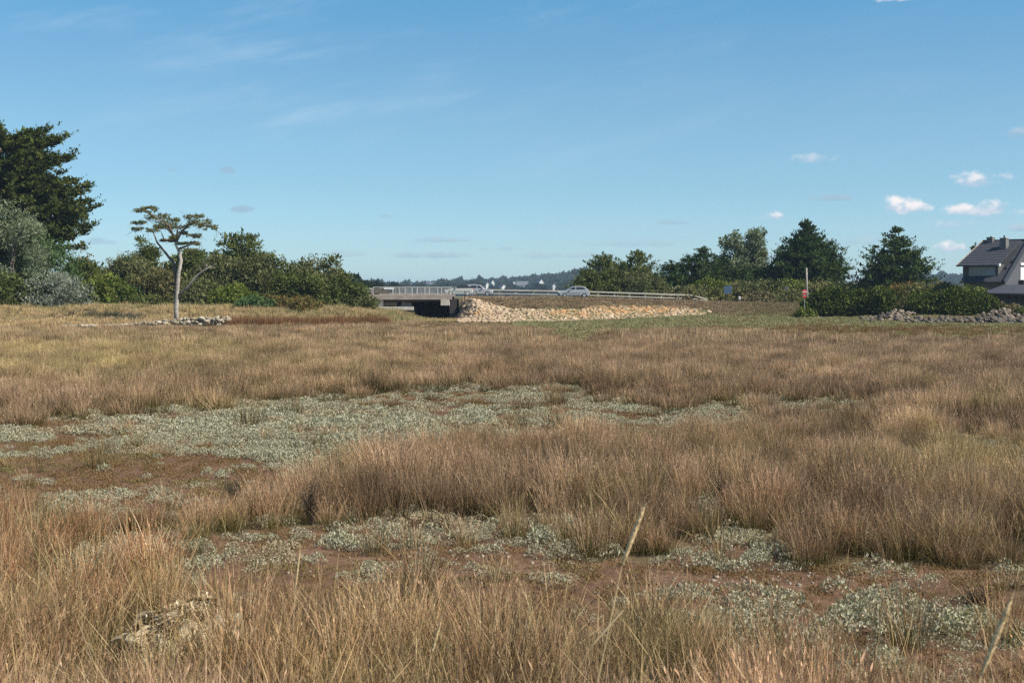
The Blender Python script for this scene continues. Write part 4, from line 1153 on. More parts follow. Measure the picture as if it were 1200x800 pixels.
# scrub slope
GS = 'scrub behind the guard rail'
for (px, b_, t_, hw, d, kd, lb) in [
    (815, 357, 337, 34, 184, 'scrub', 'brown-green scrub mound behind the descending end of the guard rail'),
    (790, 357, 344, 24, 183, 'brownscrub', 'low brown scrub below the mound behind the rail'),
    (835, 352, 331, 26, 188, 'bright', 'yellow-green scrub left of the blue-grey board sign'),
    (862, 356, 333, 30, 188, 'scrub', 'scrub directly behind the blue-grey board sign'),
    (893, 356, 331, 30, 187, 'olive', 'olive scrub behind the small white post'),
    (895, 360, 345, 24, 180, 'brownscrub', 'low dark scrub right of the small white post'),
    (925, 354, 330, 28, 188, 'bright', 'yellow-green scrub left of the grey pole'),
    (925, 362, 342, 22, 178, 'scrub', 'grey-green scrub just left of the red road sign'),
    (958, 350, 331, 28, 186, 'scrub', 'scrub top showing over the left dark hedge'),
    (995, 350, 332, 30, 184, 'olive', 'olive scrub between the two cypresses'),
    (1028, 350, 334, 28, 182, 'scrub', 'scrub in front of the open layered cypress'),
    (1062, 352, 334, 26, 176, 'bracken', 'brown-green scrub under the right half of the layered cypress'),
    (1092, 352, 333, 30, 172, 'scrub', 'scrub bank above the right hedge')]:
    bush(px, b_, t_, hw, d, kd, lb, group=GS, ry=4.5, leaf=.2, n=60)
# hedges
GH = 'dark hedges above the shore stones'
for (px, b_, t_, hw, d, kd, lb) in [
    (975, 371, 341, 26, 152, 'hedge', 'left end of the dark hedge beside the red road sign'),
    (1003, 371, 343, 26, 151, 'hedge', 'middle stretch of the left dark hedge'),
    (1032, 370, 341, 20, 150, 'hedge', 'rightmost bush of the left dark hedge above the pink rocks'),
    (1085, 373, 345, 26, 148, 'hedge', 'left stretch of the right-hand dark hedge'),
    (1117, 373, 342, 26, 147, 'hedge', 'sunlit middle stretch of the hedge in front of the house'),
    (1146, 372, 346, 22, 147, 'hedge', 'end of the hedge nearest the house annex')]:
    bush(px, b_, t_, hw, d, kd, lb, group=GH, ry=2.2, leaf=.17, per=100, n=70, lumps=.12, r0=1.0)
bush(1130, 352, 338, 22, 158, 'bright', 'yellow-green shrub under the dormer of the house')
bush(944, 374, 362, 7, 149, 'bright', 'small round green bush below the red road sign', n=16)
bush(1180, 369, 357, 17, 146, 'brownscrub', 'grey-brown shrub on the rock heap before the annex', n=24)
bush(1052, 366, 352, 16, 149.5, 'brownscrub', 'dry brown shrub in the gap between the hedges', n=20)
bush(1199, 372, 363, 7, 144, 'oak', 'little dark bush at the right edge above the stones', n=10)

# lone flat-topped pine, traced limb by limb
lp = empty('pine_tree', (0, 0, 0), 'lone flat-topped pine with pale bare trunk and one broken branch', 'tree')
D0 = 130.0
bx = (206.5 - 600) / F * D0; bz = Tz(bx, D0)
lp.location = (bx, D0, bz)
r = np.random.default_rng(17)
def LP(px, py, dy=0.0):
    v = P(px, py, D0 + dy); return (v.x - bx, dy, v.z - bz)
tk = MB(); pts = [(206.5, 382, 0), (206.6, 365, 0), (207.2, 346, 0), (209, 321, 0), (212, 305.5, 0), (210.5, 296.5, .1), (206.5, 288, .2), (206, 280, .3)]
tk.tube([LP(*q) for q in pts], [.27, .22, .20, .19, .18, .15, .11, .09], 9)
tk.build('trunk', M['pale_bark'], lp, smooth=True)
b1 = MB(); b1.tube([LP(206.2, 330, .1), LP(203, 308, .5), LP(195, 297.6, .8), LP(184, 284, 1.0), LP(180, 273, 1.2), LP(172, 267, 1.4)], [.18, .15, .12, .09, .06, .02], 7); o = b1.build('limb', M['bark'], lp, smooth=True)
b2 = MB(); b2.tube([LP(208.5, 346), LP(219.5, 337, -.4), LP(231, 322.4, -.6), LP(240, 316, -.7), LP(248, 311.8, -.8)], [.12, .10, .085, .06, .03], 7)
for (a, b) in (((240, 316), (243, 309)), ((244, 313), (238, 306)), ((246, 312.5), (254, 309)), ((236, 318.5), (233, 311)), ((248, 311.8), (252, 315))): b2.tube([LP(*a, -.7), LP(*b, -.9)], [.035, .012], 5)
o = b2.build('broken_branch', M['pale_bark'], lp, smooth=True); o['label'] = 'bare pale broken branch pointing right'
for ptsl in ([(206, 285, .3), (212, 273, .2), (220, 264, -.3), (229, 260.5, -.6), (247, 265, -.9)], [(206, 284, .3), (198.4, 265, .1), (186, 257, -.5), (172.5, 248, -1.0), (161, 245, -1.2)],
             [(207, 281, .3), (208, 268, 1.0), (214, 260, 1.6)], [(205, 283, .3), (192, 280, -1.2), (188, 270, -1.8)], [(209, 292, .2), (222, 287, -1), (234, 284, -1.5)], [(203, 275, .2), (190, 262, 1.5), (176, 258, 2.2)], [(212, 273, .2), (226, 276, 1.2), (236, 278, 1.6)]):
    b = MB(); b.tube([LP(*q) for q in ptsl], list(np.linspace(.12, .02, len(ptsl))), 6); b.build('limb', M['bark'], lp, smooth=True)
subs = []
pl = [(90, 118, 60, 12), (58, 182, 35, 8), (48, 216, 28, 6), (150, 150, 65, 14), (200, 188, 62, 20), (230, 165, 34, 9), (262, 208, 52, 12), (330, 152, 42, 9), (372, 178, 62, 12), (432, 207, 34, 12), (350, 196, 44, 9),
      (342, 250, 36, 9), (310, 290, 62, 6), (205, 275, 36, 6), (330, 325, 34, 5), (130, 222, 32, 8), (240, 258, 26, 9), (370, 148, 22, 5), (110, 104, 32, 5), (165, 205, 30, 8), (285, 235, 26, 8)]
for (X, Y, hx, hy) in pl:
    n_ = max(6, int(hx * 1.0))
    dyc = r.normal(0, 1.4)
    for i in range(n_):
        px = 150 + (X + r.uniform(-1, 1) * hx) / 4.445; py = 220 + (Y + r.uniform(-1, 1) * hy) / 4.445
        c = LP(px, py, dyc + r.normal(0, .5)); subs.append((c[0], c[1], c[2], r.uniform(.10, .24)))
VV, FF, CC = crown_np(subs, .095, 240, r, flat=.45, up=.3, fill=.1, aspect=.35)
link(bpy.data.objects.new('crown', mesh_np('crown', VV, FF, FM['olive'], CC)), lp)
tw = MB()
for i in range(200):
    s_ = subs[int(r.integers(0, len(subs)))]; tw.tube([(s_[0], s_[1], s_[2] - .05), (s_[0] + r.normal(0, .5), s_[1] + r.normal(0, .4), s_[2] + r.normal(-.22, .25))], [.022, .008], 4, cap=False)
tw.build('twigs', M['bark'], lp)

# ------------------------------------------------------------------ signs and poles
m_signback = plain('sign_back', (0.12, 0.165, 0.23), .5, .08, 3, metal=.3)
m_signred = plain('sign_red', (0.62, 0.05, 0.05), .5, .04, 3, bump=0)
def pole_sign(name, px, d, label, cat, build, py_base=362):
    x = (px - 600) / F * d; z = Tz(x, d); e = empty(name, (x, d, z), label, cat); build(e, z); return e
def zat(py, d): return P(600, py, d).z
def b_board(e, z):
    d = 179.0
    m = MB(); m.box(-.05, .05, -.05, .05, -.4, zat(334, d) - z); m.build('post', m_dark, e)
    m = MB(); z0, z1 = zat(344.5, d) - z, zat(334.5, d) - z; m.prism([(-.45, -.10, z0), (.55, -.22, z0 + .08), (.60, -.22, z1 + .02), (-.45, -.10, z1 - .08)], [(-.45, -.06, z0), (.55, -.18, z0 + .08), (.60, -.18, z1 + .02), (-.45, -.06, z1 - .08)]); m.build('sign_panel', m_signback, e)
pole_sign('road_sign', 852, 179, 'blue-grey rectangular board sign on a dark post beyond the guard rail', 'road sign', b_board)
def b_white(e, z):
    d = 172.0
    m = MB(); m.box(-.05, .05, -.05, .05, -.4, zat(350, d) - z); m.build('post', m_dark, e)
    m = MB(); m.box(-.11, .11, -.09, .09, zat(351, d) - z, zat(347.3, d) - z); m.build('cap', M['white_frame'], e, bevel=.03)
pole_sign('marker_post', 866.5, 172, 'small white-topped marker post right of the board sign', 'post', b_white)
def b_red(e, z):
    d = 148.5
    m = MB(); m.tube([(0, 0, -.4), (0, 0, zat(339, d) - z)], [.035, .035], 8); m.build('post', M['steel'], e)
    zc = zat(342, d) - z; m = MB(); m.disc((0, -.06, zc), (0, 1, 0), .26, .03, 24); s1 = m.build('sign_panel', m_signred, e); s1['label'] = 'red round no-entry sign'
    m = MB(); m.box(-.20, .20, -.085, -.076, zc - .045, zc + .055); m.build('bar', M['white_frame'], s1)
    zc = zat(346.8, d) - z; m = MB(); m.box(-.17, .17, -.075, -.045, zc - .20, zc + .12); s2 = m.build('sign_panel', m_signred, e); s2['label'] = 'small red and white plate under the round sign'
    m = MB(); m.box(-.12, .12, -.09, -.076, zc + .06, zc + .10); m.build('bar', M['white_frame'], s2)
pole_sign('road_sign', 942.6, 148.5, 'red no-entry sign over a small red plate at the left end of the hedge', 'road sign', b_red)
def b_pole(e, z):
    d = 170.0
    m = MB(); m.tube([(.08, 0, -.5), (0, 0, (zat(314, d) - z) * .5), (-.06, 0, zat(314, d) - z)], [.14, .12, .10], 10); m.build('shaft', M['pale_bark'], e, smooth=True)
    m = MB(); m.box(-.22, -.10, -.10, .0, zat(318.5, d) - z, zat(317, d) - z); m.build('bracket', m_dark, e)
    m = MB(); m.tube([(.17, -.02, -.4), (.17, -.02, zat(341, d) - z)], [.05, .05], 6); m.build('cable_guard', M['steel'], e)
pole_sign('utility_pole', 945.2, 170, 'pale grey wooden utility pole standing before the largest cypress', 'pole', b_pole)
def b_s3(e, z):
    d = 178.0
    m = MB(); m.tube([(0, 0, -.4), (0, 0, zat(337, d) - z)], [.03, .03], 6); m.build('post', M['steel'], e)
    m = MB(); m.box(-.16, .16, -.06, -.03, zat(342, d) - z, zat(336, d) - z); m.build('sign_panel', m_signback, e)
pole_sign('road_sign', 921.5, 178, 'small dark upright sign in the scrub left of the grey pole', 'road sign', b_s3)
def b_s4(e, z):
    d = 168.0
    m = MB(); m.tube([(0, 0, -.4), (0, 0, zat(339, d) - z)], [.03, .03], 6); m.build('post', M['steel'], e)
    zc = zat(341.8, d) - z; m = MB(); m.disc((-.04, -.06, zc), (.5, 1, 0), .31, .03, 20); s_ = m.build('sign_panel', m_signback, e)
    m = MB(); m.disc((-.02, -.035, zc), (.5, 1, 0), .34, .02, 20); m.build('rim', M['white_frame'], s_)
pole_sign('road_sign', 984, 168, 'round grey sign with a white rim above the left dark hedge', 'road sign', b_s4)

# ------------------------------------------------------------------ house
hx0, hy0 = 58.7, 169.0
hz0 = 1.2
ha = math.atan2(.669, .743)
hs = empty('house', (hx0, hy0, hz0), 'slate-roofed house with a wide dormer and two chimneys at the right edge', 'house', rz=-ha)
# local frame: +X along ridge (to the right, towards camera), -Y front
def hb(name, mat, *boxes, parent=hs, bevel=0):
    m = MB()
    for b in boxes: m.box(*b)
    return m.build(name, mat, parent, bevel=bevel)
RZ = 9.6 - hz0; Lh = 5.0
gab = [(-6.9, 0), (-6.9, 3.55), (0, RZ - .25), (6.9, 3.55), (6.9, 0)]
m = MB(); m.prism([(.15, y, z - .3 if z == 0 else z) for y, z in gab], [(Lh - .18, y, z - .3 if z == 0 else z) for y, z in gab]); m.build('wall', M['render_wall'], hs)
m = MB(); m.prism([(Lh - .178, y * .985, z) for y, z in gab], [(Lh - .10, y * .985, z) for y, z in gab]); m.build('gable_cladding', M['slate_hung'], hs)
def roof_plane(name, a, b, c, d, th=.16, mat=None):
    a, b, c, d = map(Vector, (a, b, c, d)); n = (b - a).cross(d - a).normalized()
    if n.z < 0: n = -n
    m = MB(); m.prism([p - n * th for p in (a, b, c, d)], [a, b, c, d]); return m.build(name, mat or M['slate'], hs)
# main steep roof, front and back
k = .77
roof_plane('roof', (-.2, 0, RZ), (Lh + .15, 0, RZ), (Lh + .15, -7.3, RZ - 7.3 * .70), (-.2, -7.3, RZ - 7.3 * .70))
roof_plane('roof', (-.2, .0, RZ), (Lh + .15, .0, RZ), (Lh + .15, 7.3, RZ - 7.3 * .70), (-.2, 7.3, RZ - 7.3 * .70))
# shallow dormer roof
dz = RZ - 6.6 * .47
roof_plane('dormer_roof', (-.5, -.02, RZ + .04), (4.35, -.02, RZ + .04), (4.2, -6.75, dz), (-.9, -6.75, dz), th=.14)
M['dormer_grey'] = plain('dormer_grey', (.085, .082, .075), .9, .12, 3)
hb('dormer_wall', M['dormer_grey'], (-.35, 4.0, -6.2, -3.2, RZ - 6.2 * .70 - .1, dz + .05))
for q in range(9):      # slate courses on the big plane, as thin steps
    f = (q + 1) / 10
    m = MB(); y = -6.75 * f; z = RZ + .04 + (dz - RZ - .04) * f
    m.prism([(-.5 - .4 * f, y - .03, z + .008), (4.35 - .15 * f, y - .03, z + .008), (4.35 - .15 * f, y + .06, z + .0), (-.5 - .4 * f, y + .06, z + .0)], [(-.5 - .4 * f, y - .03, z + .016), (4.35 - .15 * f, y - .03, z + .016), (4.35 - .15 * f, y + .06, z + .012), (-.5 - .4 * f, y + .06, z + .012)])
    m.build('slate_course', M['slate'], hs)
m = MB(); m.bar((-.52, -.02, RZ + .02), (-.92, -6.75, dz - .04), .10, .16); m.build('verge_board', M['concrete'], hs)
m = MB(); m.bar((Lh + .2, -.0, RZ - .05), (Lh + .2, -7.35, RZ - 7.35 * .70 - .05), .14, .60); m.build('verge_board', m_dark, hs)
m = MB(); m.bar((Lh + .2, .0, RZ - .05), (Lh + .2, 7.35, RZ - 7.35 * .70 - .05), .14, .60); m.build('verge_board', m_dark, hs)
hb('ridge_tiles', M['slate'], (-.5, Lh + .2, -.12, .12, RZ - .02, RZ + .12))
hb('gutter', m_dark, (-.9, 4.2, -6.88, -6.76, dz - .16, dz - .02)); hb('gutter', m_dark, (-.2, Lh, -7.45, -7.31, 3.15, 3.28))
hb('fascia_end', M['white_frame'], (4.22, 4.42, -6.9, -6.5, dz - .14, dz + .14))
# dormer window: frame with three leaves
zw0, zw1 = dz - 1.28, dz - .18
M['shaded_frame'] = plain('shaded_frame', (.30, .31, .31), .6, .06, 3)  # white frame and blind greyed: shade on the dormer put into the colour
wf = hb('dormer_window', M['shaded_frame'], (.45, 3.65, -6.24, -6.205, zw0, zw1))
for i, xx in enumerate((.62, 1.05, 1.62, 2.05)):
    hb('pane', M['glass'], (xx, xx + .34, -6.26, -6.243, zw0 + .14, zw1 - .12), parent=wf)
o = hb('roller_blind', M['shaded_frame'], (2.65, 3.5, -6.265, -6.243, zw0 + .08, zw1 - .06), parent=wf); o['label'] = 'closed white blind in the right leaf'
hb('dormer_sill', m_dark, (.35, 3.75, -6.34, -6.205, zw0 - .1, zw0 - .01))
# ground floor openings in shade
for xx in (.9, 3.0):
    w_ = hb('window', M['white_frame'], (xx, xx + 1.1, -6.95, -6.905, .9, 2.2)); hb('pane', M['glass'], (xx + .08, xx + .5, -6.97, -6.953, 1.0, 2.1), (xx + .6, xx + 1.02, -6.97, -6.953, 1.0, 2.1), parent=w_)
# chimneys
for xx, yy, hh, lb in ((.55, -.2, 1.0, 'left chimney at the gable end'), (3.0, -2.1, 0, 'right chimney with a dark pot')):
    zt = (9.95 if hh else 9.75) - hz0
    m = MB(); m.prism([(xx - .5, yy - .55, RZ - 2.6), (xx + .5, yy - .55, RZ - 2.6), (xx + .5, yy + .55, RZ - 2.6), (xx - .5, yy + .55, RZ - 2.6)], [(xx - .36, yy - .42, zt), (xx + .36, yy - .42, zt), (xx + .36, yy + .42, zt), (xx - .36, yy + .42, zt)])
    c = m.build('chimney', M['chimney'], hs); c['label'] = lb
    hb('cap', M['concrete'], (xx - .42, xx + .42, yy - .48, yy + .48, zt + .002, zt + .08), parent=c)
    m = MB(); m.tube([(xx, yy, zt + .08), (xx, yy, zt + (.38 if not hh else .22))], [.11, .09], 8); m.build('chimney_pot', m_dark, c)
# skylight vents
for (xx, yy) in ((4.45, -5.0), (4.75, -3.9)):
    z = RZ + yy * .70; hb('roof_vent', m_dark, (xx - .12, xx + .12, yy - .12, yy + .12, z - .05, z + .14))
# gable window, facing local +X
gw = hb('gable_window', M['white_frame'], (Lh - .098, Lh - .03, -1.9, .3, 3.55, 5.05))
hb('shutter_slat', M['white_frame'], *[(Lh - .028, Lh - .012, -1.82, .22, 3.62 + .175 * i, 3.62 + .175 * i + .155) for i in range(8)], parent=gw)
hb('lintel', M['white_frame'], (Lh - .098, Lh + .02, -1.95, .35, 5.3, 5.6)); hb('balcony_sill', m_dark, (Lh - .098, Lh + .5, -2.3, .8, 3.1, 3.5))
# annex in front of the gable, own axes through world offsets
iv = Matrix.Rotation(ha, 4, 'Z')
def HL(px, py, d):
    v = P(px, py, d) - Vector((hx0, hy0, hz0)); return iv @ v
e0, e1 = HL(1151, 343, 151), HL(1240, 344.5, 149)
r0_, r1_ = HL(1176, 333.6, 157.5), HL(1240, 333.2, 156)
m = MB(); n = Vector((0, 0, .16)); m.prism([p - n for p in (e0, e1, r1_, r0_)], [e0, e1, r1_, r0_]); m.build('annex_roof', M['slate'], hs)
w0, w1, w2, w3 = HL(1155, 345, 151.6), HL(1238, 345, 149.8), HL(1238, 340, 156), HL(1178, 340, 157)
low = lambda v: Vector((v.x, v.y, -.4)); hi = lambda v, z: Vector((v.x, v.y, z))
m = MB(); m.prism([low(w0), low(w1), low(w2), low(w3)], [hi(w0, e0.z - .17), hi(w1, e1.z - .17), hi(w2, r1_.z - .35), hi(w3, r0_.z - .35)]); m.build('annex_wall', M['dark_stone'], hs)
m = MB(); m.bar(e0 - Vector((0, 0, .1)), e1 - Vector((0, 0, .1)), .12, .14); m.build('gutter', m_dark, hs)
an = empty('tv_antenna', P(1141, 300, 171.5), 'thin television antenna pointing left beside the narrow conifer', 'antenna')
m = MB(); m.tube([(0, 0, -3.5), (0, 0, .9)], [.03, .03], 5); m.build('mast', M['steel'], an)
m = MB(); m.tube([(.2, 0, .62), (-1.1, 0, .75)], [.02, .02], 5)
for i in range(6): m.tube([(-1.0 + .2 * i, -.2, .74 - .02 * i), (-1.0 + .2 * i, .2, .74 - .02 * i)], [.01, .01], 4)
m.build('boom', M['steel'], an)

# ------------------------------------------------------------------ distance: houses, woods, haze
m_fw = plain('far_white_wall', (.62, .61, .57), .8, .04, .3, space='geo'); m_fr = plain('far_roof', (.10, .105, .12), .7, .1, .3, space='geo')
def far_house(px, py, d, wd, hh, rh, rz, label):
    x = (px - 600) / F * d; z = P(px, py, d).z
    e = empty('house', (x, d, z), label, 'house', 'white houses on the far hillside', rz)
    m = MB(); dp = wd * .7
    m.box(-wd / 2, wd / 2, -dp / 2, dp / 2, -2.5, hh); m.prism([(-wd / 2, -dp / 2, hh), (-wd / 2, dp / 2, hh), (-wd / 2, 0, hh + rh)], [(wd / 2, -dp / 2, hh), (wd / 2, dp / 2, hh), (wd / 2, 0, hh + rh)])
    m.build('wall', m_fw, e)
    m = MB()
    for s_ in (-1, 1): m.prism([(-wd / 2 - .4, 0, hh + rh + .35), (wd / 2 + .4, 0, hh + rh + .35), (wd / 2 + .4, s_ * (dp / 2 + .5), hh - .15), (-wd / 2 - .4, s_ * (dp / 2 + .5), hh - .15)], [(-wd / 2 - .4, 0, hh + rh + .1), (wd / 2 + .4, 0, hh + rh + .1), (wd / 2 + .4, s_ * (dp / 2 + .5), hh - .4), (-wd / 2 - .4, s_ * (dp / 2 + .5), hh - .4)])
    m.build('roof', m_fr, e)
    for i in range(2):
        m = MB(); m.box(-wd * .25 + i * wd * .4, -wd * .25 + i * wd * .4 + 1.3, -dp / 2 - .08, -dp / 2 - .01, hh * .35, hh * .7); m.build('window', M['glass'], e)
FD = 1350.0
far_house(589, 341, FD, 8, 3.5, 3.2, R(-65), 'white gabled house far away above the guard rail, left of the others')
far_house(570, 338, FD + 60, 6, 3.5, 3, R(-60), 'tiny white house nearest the cream car on the far shore')
far_house(612, 337, FD + 100, 13, 2.5, 4, R(10), 'wide far house with a grey roof left of centre on the hillside')
far_house(602, 335.5, FD + 160, 6, 3, 3, R(-75), 'small pale house just above the wide grey-roofed one')
far_house(633, 335, FD + 150, 9, 3.0, 4.5, R(-70), 'white steep-gabled house high on the far hillside')
far_house(649, 339.5, FD + 20, 5, 4, 2.5, R(-80), 'narrow white house far away just left of the silver car')
far_house(577, 333.5, FD + 220, 5, 3, 2.5, R(-70), 'speck-like white house highest above the guard rail')
far_house(505, 336.5, FD + 250, 10, 3, 2.5, R(5), 'long white far house seen over the bridge railing')
far_house(479, 337.5, FD + 300, 7, 3, 2.5, R(5), 'small far house over the left part of the bridge railing')
far_house(553, 337.5, FD + 180, 8, 3, 2.5, R(20), 'white far house right behind the dark-roofed car')
# low hedge trees at middle distance
for (px, tp, hw, d, lb) in ((413, 326, 13, 330, 'dark tree crown just over the short pale guard rail'), (427, 331, 9, 380, 'second small dark crown over the pale guard rail'), (437, 332, 8, 400, 'third small dark crown left of the bridge railing'), (462, 331.5, 6, 620, 'lone dark crown above the middle of the bridge railing')):
    x = (px - 600) / F * d; zt = P(px, tp, d).z
    shrub('tree', (x, d, Tz(x, d)), hw / F * d, hw / F * d, zt - Tz(x, d), 'far', lb, 'tree', 'small trees beyond the bridge', n=26, leaf=.5, per=60, r0=1.6, seed=seedof(lb), lumps=.15)
# far woods: crowns scattered over the hills
r = np.random.default_rng(91)
fp = []
ph = np.interp
Nw = 26000
yy = r.uniform(1150, 2900, Nw); fx = np.where(r.uniform(0, 1, Nw) < .75, r.uniform(-.17, .10, Nw), r.uniform(.28, .43, Nw))
xx = fx * yy
gap = fnoise(xx, yy, 90, 71)
kk = (gap > .36)
# clearings around the far houses
for (px, d) in ((589, FD), (570, FD + 60), (612, FD + 100), (602, FD + 160), (633, FD + 150), (649, FD + 20), (577, FD + 220), (505, FD + 250), (479, FD + 300), (553, FD + 180)):
    hx_ = (px - 600) / F
    kk &= ~((np.abs(fx - hx_) < 8.0 / d) & (yy > d - 240) & (yy < d + 8))
xx, yy, fx = xx[kk], yy[kk], fx[kk]
zz = T(xx, yy)
tall = .6 + .9 * fnoise(xx, yy, 60, 72)
pr = []
for i in range(5):
    rr = np.random.default_rng(600 + i)
    subs = dome_subs(4.2, 4.2, 7.5, 16, 2.0, rr, .2)
    pr.append(crown_np(subs, .9, 22, rr, fill=.3, aspect=.7))
scatter('far_wood', 'hazy blue-green woods covering the far hills', 'woods', pr, FM['far'], np.stack([xx, yy, zz - 1.0], 1), tall * r.uniform(.7, 1.3, len(xx)))

# haze: one even box of air round everything
hm = bpy.data.materials.new('haze'); hm.use_nodes = True
ht = hm.node_tree; ht.nodes.remove(ht.nodes['Principled BSDF'])
pv = ht.nodes.new('ShaderNodeVolumePrincipled'); pv.inputs['Color'].default_value = (.62, .80, 1.0, 1); pv.inputs['Density'].default_value = 0.00015; pv.inputs['Anisotropy'].default_value = 0.2
ht.links.new(pv.outputs[0], ht.nodes['Material Output'].inputs['Volume'])
m = MB(); m.box(-5300, 5300, -70, 7100, -3.0, 56.0); hzb = m.build('haze', hm); tag(hzb, kind='stuff')
hzb.display_type = 'WIRE'

# ------------------------------------------------------------------ small foreground things
def marram(px0, py0, px1, py1, d, w_, label):
    """one tall seed stalk rooted in the ground; the thick part is the seed head"""
    tp, lo = P(px0, py0, d), P(px1, py1, d)
    dirv = (lo - tp).normalized(); gz = Tz(lo.x, d)
    foot = lo + dirv * ((lo.z - gz) / max(.2, -dirv.z)) * .98; foot.x = lo.x + (foot.x - lo.x) * .6; foot.z = Tz(foot.x, d)
    e = empty('grass_stalk', foot, label, 'grass stalk', 'tall seed stalks close to the camera')
    q = lambda v: v - foot
    m = MB(); m.tube([q(foot), q(foot.lerp(lo, .5)) + Vector((.008, 0, 0)), q(lo), q(lo.lerp(tp, .95))], [w_ * .13, w_ * .12, w_ * .12, w_ * .1], 5); m.build('stem', M['stalk'], e)
    m = MB(); m.tube([q(lo), q(lo.lerp(tp, .15)), q(lo.lerp(tp, .5)), q(lo.lerp(tp, .85)), q(tp)], [w_ * .15, w_ * .4, w_ * .5, w_ * .38, w_ * .08], 8); m.build('seed_core', M['stalk'], e)
    VV = []; rr = np.random.default_rng(int(px0))
    n = 260; f = rr.uniform(0, 1, n); wv = w_ * np.sin(np.clip(f, .04, .97) * math.pi) ** .45 * .42
    a = rr.uniform(0, 6.28, n); ax = np.array(q(tp)) - np.array(q(lo)); c = np.array(q(lo))[None] + ax[None] * f[:, None]
    c[:, 0] += np.cos(a) * wv; c[:, 1] += np.sin(a) * wv
    dv = np.array(ax) / np.linalg.norm(ax); nm = np.stack([np.cos(a) * .25, np.sin(a) * .25, np.zeros(n)], 1) + dv; s_ = w_ * .55
    kx = np.cross(nm, rr.normal(0, 1, (n, 3))); kx /= np.linalg.norm(kx, axis=1)[:, None]
    V_ = np.stack([c - nm * s_, c + kx * s_ * .28, c + nm * s_, c - kx * s_ * .28], 1).reshape(-1, 3)
    C_ = np.zeros((4 * n, 3)); C_[:, 0] = np.repeat(rr.uniform(0, 1, n), 4)
    link(bpy.data.objects.new('seed_head', mesh_np('seed_head', V_, np.arange(4 * n).reshape(-1, 4), FM['stalk'], C_)), e)
M['stalk'] = plain('stalk', (.68, .49, .26), .8, .15, 8, bump=0)
FM['stalk'] = foliage_mat('foliage_stalk', [(0, (.42, .31, .17)), (.5, (.68, .50, .28)), (1, (.80, .64, .42))], .05)
marram(756, 590, 729, 662, 4.6, .017, 'thick pale seed stalk leaning left in the middle foreground')
marram(1186, 700, 1150, 790, 4.2, .020, 'thick pale seed stalk at the lower right corner')
marram(518, 722, 505, 768, 7.2, .016, 'short pale seed stalk among the bottom rushes left of centre')
marram(733, 712, 690, 760, 7.5, .013, 'slanting pale seed stalk among the bottom rushes right of centre')
marram(352, 640, 346, 690, 9.5, .013, 'thin upright seed stalk above the left foreground rushes')

# heap of flattened dead straw
r = np.random.default_rng(44)
d = HD; cx = HX; cz = Tz(cx, d)
e = empty('straw_heap', (cx, d, cz), 'matted heap of bleached dead straw in the left foreground', 'straw heap')
def straw_lump(name, n, ox, oy, rx, ry, h, off=0.0):
    a = r.uniform(0, 6.28, n); q = np.sqrt(r.uniform(0, 1, n))
    x = ox + rx * q * np.cos(a); y = oy + ry * q * np.sin(a); z = off + h * (1 - q * q) * r.uniform(.90, 1.06, n)
    u = r.normal(0, 1, (n, 3)); u[:, 2] *= .28; u[:, 0] += .5; u /= np.linalg.norm(u, axis=1)[:, None]
    s_ = r.uniform(.03, .12, n)[:, None]; c = np.stack([x, y, z], 1); k = np.cross(u, np.array([0, .4, 1.0])); k /= np.linalg.norm(k, axis=1)[:, None]
    V_ = np.stack([c - u * s_ - k * .006, c - u * s_ + k * .006, c + u * s_ + k * .004, c + u * s_ - k * .004], 1).reshape(-1, 3)
    C_ = np.zeros((4 * n, 3)); C_[:, 0] = np.repeat(r.uniform(0, 1, n), 4)
    o = bpy.data.objects.new(name, mesh_np(name, V_, np.arange(4 * n).reshape(-1, 4), FM['deadstraw'], C_)); link(o, e); return o
FM['deadstraw'] = foliage_mat('foliage_deadstraw', [(0, (.22, .16, .09)), (.4, (.48, .37, .22)), (.8, (.66, .54, .36)), (1, (.78, .68, .50))], .05)
import bmesh as _bm
bm_ = _bm.new(); _bm.ops.create_icosphere(bm_, subdivisions=4, radius=1.0)
for v in bm_.verts:
    k_ = 1 + .10 * math.sin(v.co.x * 9) * math.sin(v.co.y * 11 + 1) + .05 * math.sin(v.co.x * 23 + v.co.y * 19)
    v.co = Vector((v.co.x * .66, v.co.y * .56, max(v.co.z, -.1) * .49)) * k_
me_ = bpy.data.meshes.new('straw_core'); bm_.to_mesh(me_); bm_.free(); me_.materials.append(plain('straw_core', (.58, .46, .29), .95, .5, 14, bump=.03))
link(bpy.data.objects.new('straw_core', me_), e)
straw_lump('straw_mat', 14000, 0, 0, .72, .62, .50)
straw_lump('straw_tuft', 900, .10, .22, .13, .10, .10, .44)
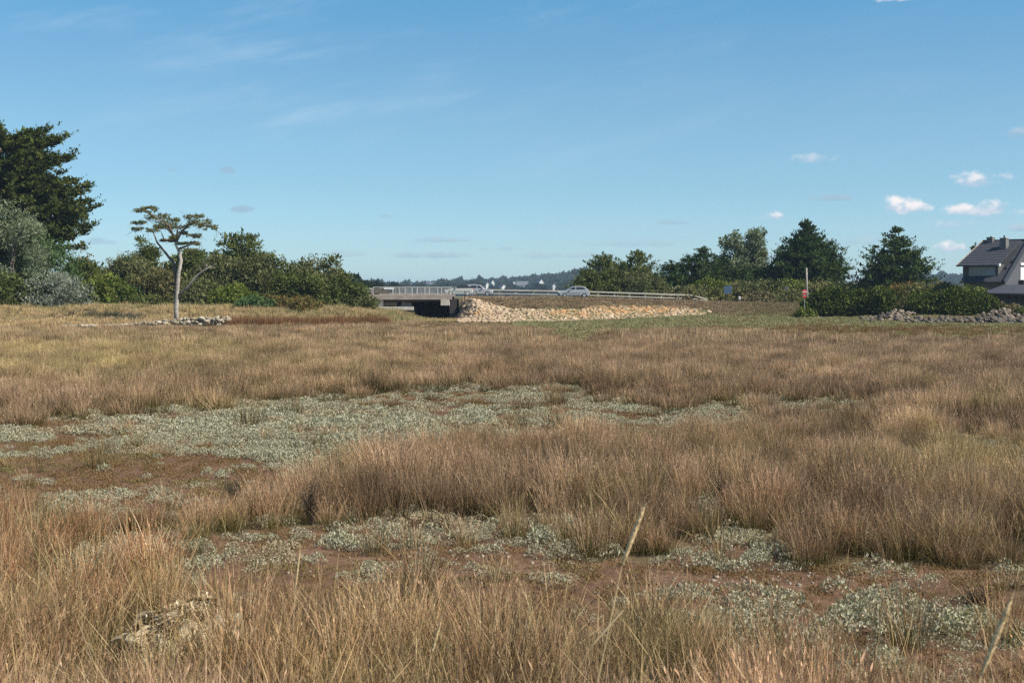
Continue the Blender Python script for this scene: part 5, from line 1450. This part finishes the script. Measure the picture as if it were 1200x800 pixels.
# dark twiggy plants
def twiggy(px, pyb, pyt, hw, label, n=70):
    d = 3.2 * F / (pyb - 343); x = (px - 600) / F * d; z = Tz(x, d); h = (pyb - pyt) / F * d
    e = empty('twiggy_plant', (x, d, z), label, 'dead plant', 'dark dead plants among the rushes'); rr = np.random.default_rng(px)
    m = MB(); tips = []
    for i in range(n):
        a = rr.uniform(0, 6.28); l_ = h * rr.uniform(.5, 1); o_ = hw / F * d * rr.uniform(.1, 1)
        p1 = (math.cos(a) * o_ * .4, math.sin(a) * o_ * .4, l_ * .5); p2 = (math.cos(a) * o_, math.sin(a) * o_, l_)
        m.tube([(math.cos(a) * .03, math.sin(a) * .03, -.02), p1, p2], [.006, .004, .002], 3, cap=False); tips += [p1, p2]
        for k in range(2):
            b_ = (p2[0] + rr.normal(0, .05), p2[1] + rr.normal(0, .05), p2[2] - rr.uniform(0, .12)); m.tube([p1, b_], [.003, .0015], 3, cap=False); tips.append(b_)
    m.build('twigs', m_twig, e)
    c = np.repeat(np.array(tips), 5, 0) + rr.normal(0, .03, (len(tips) * 5, 3)); c[:, 2] = np.maximum(c[:, 2], .02)
    V_, F_, C_ = leaves(c, np.full(len(c), .010), rr, .4)
    link(bpy.data.objects.new('dry_leaves', mesh_np('dry_leaves', V_, F_, FM['deadleaf'], C_)), e)
m_twig = plain('twig', (.09, .068, .048), .9, .2, 5, bump=0)
FM['deadleaf'] = foliage_mat('foliage_deadleaf', [(0, (.05, .038, .026)), (.6, (.11, .08, .052)), (1, (.20, .155, .10))], .1)
twiggy(362, 617, 566, 16, 'dark dead twiggy plant at the left end of the tall rush clump', 38)
twiggy(849, 600, 560, 12, 'dark dead twiggy plant in the rushes right of centre', 45)
twiggy(272, 602, 560, 14, 'dark brown dead plant left of the tall rush clump', 45)
twiggy(1148, 722, 690, 22, 'dark dead plant near the right edge of the near hollow', 50)
# pale flakes and pebbles on the mud
r = np.random.default_rng(45); N = 420
px = np.concatenate([r.normal(870, 70, N // 2), r.normal(600, 150, N // 2)]); py = np.concatenate([r.normal(682, 9, N // 2), r.normal(660, 12, N // 2)])
d_ = 3.2 * F / (py - 343); x_ = (px - 600) / F * d_
o = rock_field('pebbles', np.stack([x_, d_, T(x_, d_) + .004], 1), np.clip(r.lognormal(-4.4, .5, N), .005, .04), r.uniform(0, .7, N), M['pale_stone'], None, r)
tag(o, 'small pale pebbles and shell flakes scattered on the red mud', 'pebbles', kind='stuff')
